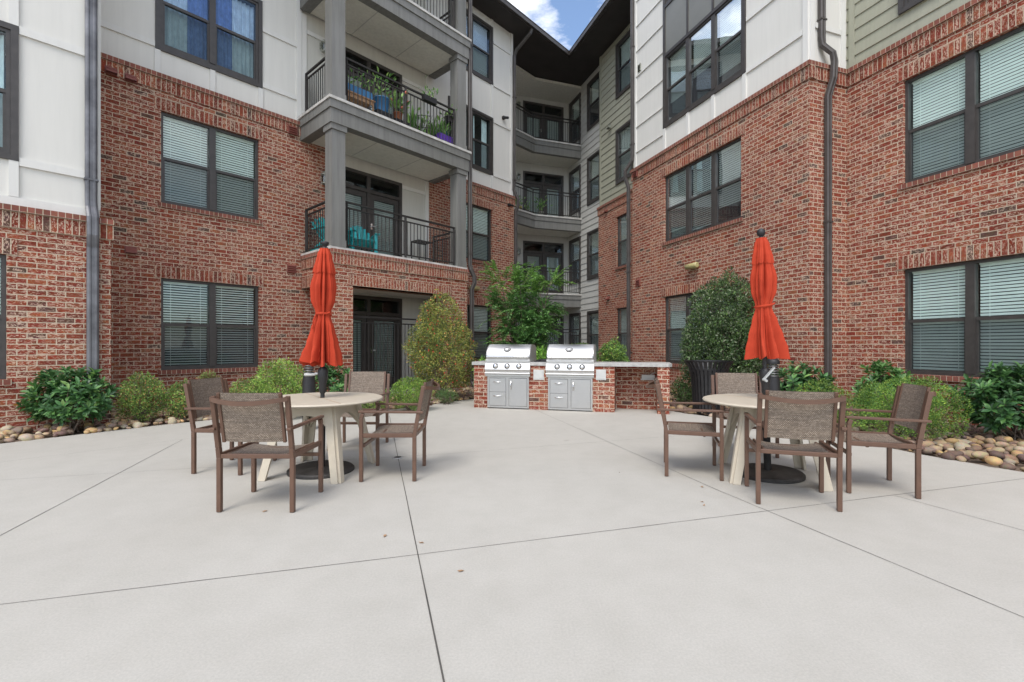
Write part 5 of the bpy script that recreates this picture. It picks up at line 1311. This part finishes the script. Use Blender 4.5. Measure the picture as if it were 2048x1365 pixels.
# =================================================================== GRILL ISLAND
ia = math.atan2(iv.y, iv.x); LEN = (isl1 - isl0).length
isl = empty('grill_island', isl0, ia); tag(isl, 'long low brick counter with pale stone top holding the two grills', 'counter')
def up_(px):   # distance along the island front for an image column
    k = (px - CX) / F; return (k * isl0.y - isl0.x) / (iv.x - k * iv.y)
gA0, gA1 = up_(975.5), up_(1058); gB0, gB1 = up_(1096.5), up_(1185); kn0, kn1 = up_(1229), up_(1315)
EX, EY = (1, 0, 0), (0, 1, 0)
def bx(mb, a, b, m=0, sold=False): mb.box((0, 0, 0), EX, EY, Z, a, b, m, sold)
DP = .72
mb = MB()
for a, b in ((0.0, gA0), (gA1, gB0), (gB1, kn0), (kn1, LEN)): bx(mb, (a, 0, 0), (b, DP, .88))
bx(mb, (gA0, DP - .1, 0), (gA1, DP - .002, .88)); bx(mb, (gB0, DP - .1, 0), (gB1, DP - .002, .88)); bx(mb, (kn0, DP - .12, 0), (kn1, DP - .003, .88))
mb.build('brick_base', M_BRICK, isl)
zc0, zc1 = .882, .948
mb = MB(); bx(mb, (-.04, -.03, zc0), (gA0 - .02, DP + .03, zc1)); mb.build('countertop', M_CTOP, isl, .006)
mb = MB(); bx(mb, (gA1 + .0, -.03, zc0), (gB0 - .02, DP + .03, zc1)); mb.build('countertop', M_CTOP, isl, .006)
mb = MB(); x1 = LEN + .05; mb.extr([(gB1 + .0, -.03), (x1 - .07, -.03), (x1, .05), (x1, DP + .03), (gB1 + .0, DP + .03)], zc0, zc1); mb.build('countertop', M_CTOP, isl, .006)
for a, b in ((gA0, gA1), (gB0, gB1)):
    mb = MB(); bx(mb, (a - .02, DP - .06, zc0 + .001), (b, DP + .03, zc1 - .001)); mb.build('countertop', M_CTOP, isl)
for px0, px1, z0_, z1_ in ((1067, 1088, .60, .80), (1192, 1212, .62, .82)):
    a, b = up_(px0), up_(px1); mb = MB(); bx(mb, (a, -.012, z0_), (b, .0, z1_)); bx(mb, (a + .02, -.018, z0_ + .02), (b - .02, -.012, z1_ - .02)); mb.build('access_plate', M_PLATE, isl, .002)
mb = MB(); bx(mb, (kn1 - .30, DP - .24, .60), (kn1 - .005, DP - .13, .615)); mb.bar((kn1 - .30, DP - .18, .61), (kn1 - .02, DP - .18, .75), .012); bx(mb, (kn1 - .28, DP - .2, .615), (kn1 - .03, DP - .13, .70)); mb.build('wall_bracket', M_PLATE, isl)
def grill(x0, x1, lab):
    w = x1 - x0; g = empty('gas_grill', isl0 + iv * x0, ia); tag(g, lab, 'grill', 'stainless steel grills built into the brick counter')
    # lid: curved hood
    prof = [(-.03, 1.005), (-.045, 1.03), (-.035, 1.09), (-.005, 1.17), (.05, 1.235), (.12, 1.28), (.20, 1.305), (.30, 1.308), (.45, 1.295), (.58, 1.25), (.60, 1.005)]
    e = .025
    mb = MB(); rows = [[(-e, y, z) for y, z in prof], [(w + e, y, z) for y, z in prof]]
    mb.grid([[r[i] for r in rows] for i in range(len(prof))], smooth=True)
    lid = mb.build('lid', M_STEEL, g)
    mb = MB()
    for x in (-e, w + e):
        c = [(x, y, z) for y, z in prof]; c2 = [(x + (.006 if x < 0 else -.006), y * .97 + .01, z - .008) for y, z in prof]
        mb.face(c if x < 0 else c[::-1]); mb.grid([c, [(x + (.02 if x < 0 else -.02), y, z) for y, z in prof]]); mb.build('lid_side', M_STEELD, lid); mb = MB()
    mb = MB(); mb.tube([(-e + .03, -.095, 1.055), (w + e - .03, -.095, 1.055)], .014, 10)
    for x in (.04, w - .04): mb.bar((x, -.095, 1.055), (x, -.03, 1.06), .022)
    mb.build('lid_handle', M_CHROME, lid)
    gc = (w / 2 - .02, .015, 1.20); nrm = Vector((0, -.78, .62)).normalized(); mb = MB(); pr = []
    a_ = Vector((1, 0, 0)); b_ = nrm.cross(a_)
    for r, h in ((.062, -.004), (.062, .006), (.054, .009), (.052, .004), (.001, .003)): pr.append([Vector(gc) + nrm * h + a_ * (r * math.cos(t)) + b_ * (r * .72 * math.sin(t)) for t in [2 * math.pi * k / 28 for k in range(28)]])
    mb.grid(pr, close=True); tg = mb.build('temperature_gauge', M_STEELD, lid)
    mb = MB(); mb.grid([[Vector(gc) + nrm * h + a_ * (r * math.cos(t)) + b_ * (r * .72 * math.sin(t)) for t in [2 * math.pi * k / 28 for k in range(28)]] for r, h in ((.074, .0), (.074, .008), (.060, .012), (.060, .004))], close=True); mb.build('gauge_ring', M_RING, tg)
    # frame under the lid and front panel with knobs
    mb = MB(); bx(mb, (-.03, -.05, .93), (w + .03, .60, 1.003)); bx(mb, (-.02, -.065, .955), (w + .02, -.048, .995)); mb.build('firebox_rim', M_STEEL, g, .003)
    mb = MB(); A = [(-.035, -.06, .928), (w + .035, -.06, .928), (w + .035, -.10, .80), (-.035, -.10, .80)]; mb.face(A[::-1])
    mb.face([(-.035, -.10, .80), (w + .035, -.10, .80), (w + .035, -.07, .735), (-.035, -.07, .735)][::-1])
    for x in (-.035, w + .035): mb.face([(x, -.06, .928), (x, -.10, .80), (x, -.07, .735), (x, .0, .735), (x, .0, .928)])
    mb.face([(-.035, -.06, .928), (w + .035, -.06, .928), (w + .035, 0, .928), (-.035, 0, .928)])
    cp = mb.build('control_panel', M_STEEL, g)
    mb = MB(); mb.tube([(-.035, -.085, .722), (w + .035, -.085, .722)], .020, 10); bx(mb, (-.03, -.07, .668), (w + .03, .0, .70)); mb.build('drip_tray', M_STEEL, g)
    nk = Vector((0, -.128, -.04)); nk = Vector((0, -.954, .298))
    for t in (.22, .5, .78):
        c = Vector((w * t, -.078, .868)); mb = MB(); a_ = Vector((1, 0, 0)); b_ = nk.cross(a_); pr = []
        for r, h in ((.044, 0), (.044, .006), (.033, .010), (.031, .040), (.024, .046), (.001, .046)): pr.append([c + nk * h + a_ * (r * math.cos(s)) + b_ * (r * math.sin(s)) for s in [2 * math.pi * k / 24 for k in range(24)]])
        mb.grid(pr, close=True); kb = mb.build('knob', M_CHROME, cp)
        mb = MB(); pr = [[c + nk * h + a_ * (r * math.cos(s)) + b_ * (r * math.sin(s)) for s in [2 * math.pi * k / 24 for k in range(24)]] for r, h in ((.056, .0), (.056, .003), (.044, .004))]
        mb.grid(pr, close=True); mb.build('bezel', M_BLACK, kb)
        mb = MB(); mb.box(c + nk * .046, a_, b_, nk, (-.006, -.026, 0), (.006, .026, .014)); mb.build('grip', M_CHROME, kb)
    # cabinet: frame, two drawers and a door
    mb = MB(); t_ = .035
    for a, b in (((0, -.02, .02), (w, .02, .055)), ((0, -.02, .625), (w, .02, .662)), ((0, -.02, .055), (t_, .02, .625)), ((w - t_, -.02, .055), (w, .02, .625)), ((w * .455, -.02, .055), (w * .52, .02, .625))): bx(mb, a, b)
    cab = mb.build('cabinet', M_STEELD, g)
    mb = MB(); bx(mb, (0.01, .0, .03), (w - .01, .012, .65)); mb.build('gap_backing', M_BLACK, cab)
    def arch(cx, z, vert=False):
        mb = MB(); pts = []
        for i in range(9):
            t = i / 8 - .5; pts.append((cx + (0 if vert else t * .15), -.03 - .028 * (1 - (2 * t) ** 2), z + (t * .15 if vert else 0)))
        mb.tube(pts, .012, 8); return mb
    for z0_, z1_ in ((.062, .335), (.342, .618)):
        mb = MB(); bx(mb, (t_ + .006, -.026, z0_), (w * .455 - .006, -.004, z1_)); d = mb.build('drawer', M_STEELD, g, .002); arch((t_ + w * .455) / 2, z1_ - .075).build('handle', M_CHROME, d)
    mb = MB(); bx(mb, (w * .52 + .006, -.026, .062), (w - t_ - .006, -.004, .618)); d = mb.build('cabinet_door', M_STEELD, g, .002); arch(w * .52 + .05, .618 - .14, True).build('handle', M_CHROME, d)
    return g
grill(gA0, gA1, 'left stainless steel grill with curved lid, next to the berried holly'); grill(gB0, gB1, 'right stainless steel grill with curved lid, nearer the open counter recess')
mb = MB()
for k in range(7):
    z = .951 + .012 * (k % 3); x = gA1 + .06 + .02 * k; mb.tube([(x, .25, z), (x + .10, .28 + .03 * k, z + .02), (x + .22, .33, z)], [.012, .014, .010], 7)
mb.extr([(gA1 + .06, .2), (gB0 - .05, .22), (gB0 - .06, .5), (gA1 + .07, .48)], .9485, .965)
o = mb.build('folded_grill_cover', M_BLACK); o.location = isl0; o.rotation_euler = (0, 0, ia); tag(o, 'crumpled black grill cover lying on the counter between the grills', 'grill cover')

# =================================================================== BALCONY THINGS
def adirondack(loc, rz, lab):
    root = empty('adirondack_chair', loc, rz); tag(root, lab, 'chair', 'teal slatted lounge chairs on the balcony')
    mb = MB()
    for k in range(7):
        x = -.24 + k * .08; tp = .92 - abs(k - 3) ** 2 * .018; mb.bar((x, -.18, .33), (x * 1.18, -.48, tp), .07, .018, up=(0, 1, 0))
    mb.build('backrest', M_TEAL, root)
    mb = MB()
    for k in range(6): y = -.2 + k * .1; mb.bar((-.26, y, .33 + k * .016), (.26, y, .33 + k * .016), .085, .018)
    mb.build('seat', M_TEAL, root)
    for s in (-1, 1):
        mb = MB(); mb.bar((s * .32, -.36, .56), (s * .32, .34, .58), .12, .02); mb.build('armrest', M_TEAL, root)
        mb = MB(); mb.bar((s * .29, .28, 0), (s * .29, .28, .57), .08, .025); mb.build('leg', M_TEAL, root)
        mb = MB(); mb.bar((s * .27, -.55, .03), (s * .27, .30, .40), .025, .1); mb.build('side_rail', M_TEAL, root)
    return root
adirondack(M.pt(p0 + 1.25, .62, SL[1] + .002), R(210), 'teal slatted lounge chair in front of the balcony door on the second floor')
adirondack(M.pt(p0 + .50, .70, SL[1] + .002), R(238), 'teal slatted lounge chair in the left corner of the second floor balcony')
# metal side table rail seen at right of that balcony
mb = MB(); a = p1 - 1.0
for s in (0, .5):
    for t in (0, .35): mb.bar(M.pt(a + s, .25 + t, SL[1] + .002), M.pt(a + s, .25 + t, SL[1] + .75), .03)
for t in (0, .35): mb.bar(M.pt(a, .25 + t, SL[1] + .75), M.pt(a + .5, .25 + t, SL[1] + .75), .03); mb.bar(M.pt(a, .25 + t, SL[1] + .2), M.pt(a + .5, .25 + t, SL[1] + .2), .02)
for k in range(6): mb.bar(M.pt(a + k * .1, .25, SL[1] + .765), M.pt(a + k * .1, .6, SL[1] + .765), .05, .015)
tag(mb.build('side_table', M_RAIL), 'dark metal side table at the right end of the second floor balcony', 'table')
z3 = SL[2] + .002
def pot_plant(name, u, o, z, pr, ph, mat, lab, n=70, ll=.16, spread=.22, hh=.35, cols=None, square=False, cat='potted plant', flowers=None, up=.8, sq=(.3, .12), nostem=False):
    loc = M.pt(u, o, z) if not isinstance(u, Vector) else u
    root = empty(name, loc, aL * -1 + math.pi / 2); tag(root, lab, cat, 'potted plants on the balconies')
    mb = MB()
    if square: mb.box((0, 0, 0), EX, EY, Z, (-sq[0], -sq[1], 0), (sq[0], sq[1], ph))
    else: mb.lathe([(pr * .75, 0), (pr, ph * .93), (pr * 1.08, ph * .93), (pr * 1.08, ph), (pr * .9, ph), (pr * .85, ph * .9)], 20)
    mb.build('pot', mat, root)
    ax = sq[0] if square else pr * .6; ay = sq[1] if square else pr * .6
    b = np.stack([nrs.uniform(-ax, ax, n), nrs.uniform(-ay, ay, n), np.full(n, ph)], 1)
    dd = nrs.normal(size=(n, 3)) * np.array([spread, spread, .1]) + np.array([0, 0, hh]); b2 = b + dd * nrs.rand(n, 1) ** .6 * (1 if up < .9 else .1)
    d = dd / np.linalg.norm(dd, axis=1, keepdims=True) * up + unit(n) * (1.1 - up)
    ln = ll * nrs.uniform(.6, 1.3, n)
    leaf_mesh('foliage', b2, d, unit(n) + np.array([0, 0, .6]), ln, ln * (.14 if up > .9 else .45), palette(n, cols or [(.06, .14, .035), (.12, .24, .06), (.2, .32, .09)]), root, 6)
    if not nostem:
        mb = MB()
        for k in range(6): p = Vector(b[k]); q = Vector(b2[k]); mb.tube([p - Vector((0, 0, .05)), p.lerp(q, .6), q], [.006, .004, .003], 5)
        mb.build('stem', M_BARK, root)
    if flowers:
        q = b2[:12] + np.array([0, 0, .05]); vs_ = (IV1[None] * .035 + q[:, None]).reshape(-1, 3); ff = (IF1[None] + (np.arange(len(q)) * len(IV1))[:, None, None]).reshape(-1, 3)
        me = raw_mesh('flower', vs_, ff, None, flowers); o_ = bpy.data.objects.new('flower', me); C.objects.link(o_); o_.parent = root
    return root
ro = TO - .32
# wooden stand with a long blue box, blue tub and more
mb = MB(); M.box(mb, p0 + .42, p0 + 1.30, ro - .42, ro, z3 + .47, z3 + .50)
for a in (.45, 1.26):
    for b_ in (ro - .38, ro - .04): M.box(mb, p0 + a - .02, p0 + a + .02, b_ - .02, b_ + .02, z3, z3 + .47)
M.box(mb, p0 + .45, p0 + 1.26, ro - .06, ro - .03, z3 + .38, z3 + .47)
tag(mb.build('plant_stand', M_WOODT), 'wooden plant stand carrying a long blue box on the planted balcony', 'plant stand')
pot_plant('planter_box', p0 + .86, ro - .2, z3 + .502, .1, .2, M_BLUEP, 'long light blue planter box on the wooden stand of the planted balcony', 60, .12, .2, .25, square=True, sq=(.40, .13))
pot_plant('potted_plant', p0 + 1.58, ro - .18, z3 + .35, .2, .36, M_BLUEP, 'round blue tub with trailing vine on the planted balcony', 70, .13, .2, .5)
mb = MB(); M.box(mb, p0 + 1.36, p0 + 1.8, ro - .38, ro, z3, z3 + .348); tag(mb.build('storage_box', M_BLACK), 'dark low box under the round blue tub on the planted balcony', 'box')
pot_plant('potted_plant', p0 + 2.05, ro - .15, z3 + .3, .11, .22, M_TERRA, 'pink flowering plant in a clay pot on the planted balcony', 90, .15, .16, .32, flowers=simple('pink_petal', (.7, .18, .14), .6))
mb = MB(); M.box(mb, p0 + 1.88, p0 + 2.3, ro - .34, ro + .02, z3, z3 + .298); tag(mb.build('storage_box', M_BLACK), 'dark box under the pink flowering plant on the planted balcony', 'box')
pot_plant('potted_plant', p0 + 2.45, ro - .1, z3, .10, .16, M_YELL, 'spiky snake-like plant in a small yellow pot on the planted balcony', 26, .55, .1, .5, up=1.0, nostem=True)
pot_plant('potted_plant', p0 + 3.15, ro - .12, z3, .11, .2, M_TERRA, 'spiky plant in a brown pot near the right end of the planted balcony', 40, .42, .16, .4, up=1.0, nostem=True)
pot_plant('potted_plant', p0 + 2.95, ro - .3, z3, .11, .18, M_BLACK, 'bushy dark potted plant behind the spiky ones on the planted balcony', 120, .12, .16, .5)
pot_plant('planter_box', p0 + 3.45, ro - .0, z3, .1, .34, M_PURP, 'purple square planter with tall blades at the right end of the planted balcony', 26, .4, .12, .4, square=True, sq=(.24, .12), up=1.0, nostem=True)
pot_plant('potted_plant', p0 + 3.72, ro - .22, z3 + .35, .14, .26, M_AQUA, 'aqua pot with green plant beside the right post of the planted balcony', 70, .14, .12, .25)
mb = MB(); M.box(mb, p0 + 3.56, p0 + 3.88, ro - .4, ro - .06, z3, z3 + .348); tag(mb.build('storage_box', M_BLACK), 'dark stand under the aqua pot on the planted balcony', 'box')
pot_plant('hanging_planter', p0 + 2.72, TO - .02, z3 + .90, .1, .14, M_BLACK, 'black planter box hooked over the middle of the balcony railing', 60, .08, .1, .14, square=True, sq=(.20, .07))
pot_plant('hanging_planter', p0 + 3.55, TO - .2, z3 + .72, .13, .14, M_BLACK, 'black basket hanging inside the railing above the purple planter', 40, .09, .1, .14)
# wire chair on that balcony
mb = MB(); c = M.pt(p0 + 2.72, ro - .1, z3)
for k in range(9):
    a = -.6 + k * .15; mb.tube([c + Vector((a * .35, 0, .35)), c + Vector((a * .4, .05, .5)), c + Vector((a * .5, .18, .78))], .006, 5)
for h in (.0, .4): mb.tube([c + Vector((-.25, .02 + h * .4, .36 + h)), c + Vector((0, -.05 + h * .4, .36 + h)), c + Vector((.25, .02 + h * .4, .36 + h))], .01, 6)
for s in (-1, 1):
    for t in (-1, 1): mb.tube([c + Vector((s * .2, t * .12, 0)), c + Vector((s * .16, t * .05, .36))], .009, 6)
tag(mb.build('wire_chair', M_RAIL), 'black wire chair between the plants on the planted balcony', 'chair')
# corner balcony, third floor: small plants
fz = front(-.35)
def q_at(px, py_floor_z, back=.35):
    f = front(-back); a, b = f[1], f[2]; k = (px - CX) / F; d = b - a; s = (k * a.y - a.x) / (d.x - k * d.y); return Vector((a.x + d.x * s, a.y + d.y * s, py_floor_z))
pot_plant('potted_plant', q_at(1082, SL[2]), 0, 0, .12, .22, M_PALEM, 'leafy plant in a pale pot on the corner balcony of the third floor', 90, .12, .16, .5)
f2 = front(-.4); c = f2[0].lerp(f2[1], .72)
pot_plant('potted_plant', Vector((c.x, c.y, SL[2])), 0, 0, .16, .26, M_YELL, 'yellow tub with a plant at the left end of the corner balcony', 60, .12, .14, .3)
c = f2[0].lerp(f2[1], .95)
pot_plant('potted_plant', Vector((c.x, c.y, SL[2])), 0, 0, .1, .22, M_PLATE, 'white pot with a small plant on the corner balcony', 40, .1, .1, .2)

# =================================================================== LIGHT, SKY, CAMERA
SE_, SA = R(54), R(197)
w = bpy.data.worlds.new('World'); bpy.context.scene.world = w; w.use_nodes = True; nt = w.node_tree
bg = nt.nodes['Background']; sky = nt.nodes.new('ShaderNodeTexSky'); sky.sky_type = 'NISHITA'; sky.sun_disc = False; sky.sun_elevation = SE_; sky.sun_rotation = SA
sky.air_density = 1.0; sky.dust_density = 1.0; sky.ozone_density = 1.2
tc = nt.nodes.new('ShaderNodeTexCoord'); mp = nt.nodes.new('ShaderNodeMapping'); mp.inputs['Scale'].default_value = (1, 1, 2.2); mp.inputs['Location'].default_value = (1.7, .4, .62); L(nt, tc.outputs['Generated'], mp.inputs[0])
cn = noise(nt, 2.6, 8, .62, mp.outputs[0]); cr = ramp(nt, [(.46, (0, 0, 0)), (.64, (1, 1, 1))]); L(nt, cn.outputs['Fac'], cr.inputs[0])
L(nt, mix(nt, math_n(nt, 'MULTIPLY', cr.outputs[0], .9), sky.outputs[0], (9.4, 9.1, 8.8)), bg.inputs[0]); bg.inputs[1].default_value = .145
sun = bpy.data.lights.new('sun', 'SUN'); sun.energy = 1.3; sun.angle = R(24); sun.color = (1, .965, .91)
so = bpy.data.objects.new('sun', sun); C.objects.link(so)
sdir = Vector((math.sin(SA) * math.cos(SE_), math.cos(SA) * math.cos(SE_), math.sin(SE_))); so.rotation_euler = sdir.to_track_quat('Z', 'Y').to_euler(); so.location = (0, -5, 20)
cam = bpy.data.cameras.new('camera'); co = bpy.data.objects.new('camera', cam); C.objects.link(co)
cam.sensor_width = 36; cam.lens = F / 2048 * 36; cam.shift_y = (HY - 682.5) / 2048; cam.clip_end = 600; cam.clip_start = .05
co.location = (0, 0, H0); co.rotation_euler = (math.pi / 2, 0, 0)
S = bpy.context.scene; S.camera = co
S.view_settings.view_transform = 'Standard'; S.view_settings.look = 'None'; S.view_settings.exposure = 0.9; S.view_settings.gamma = 1
S.cycles.max_bounces = 8; S.cycles.transparent_max_bounces = 12; S.cycles.diffuse_bounces = 4
for o in bpy.data.objects:
    if 'worldspace' in o: del o['worldspace']
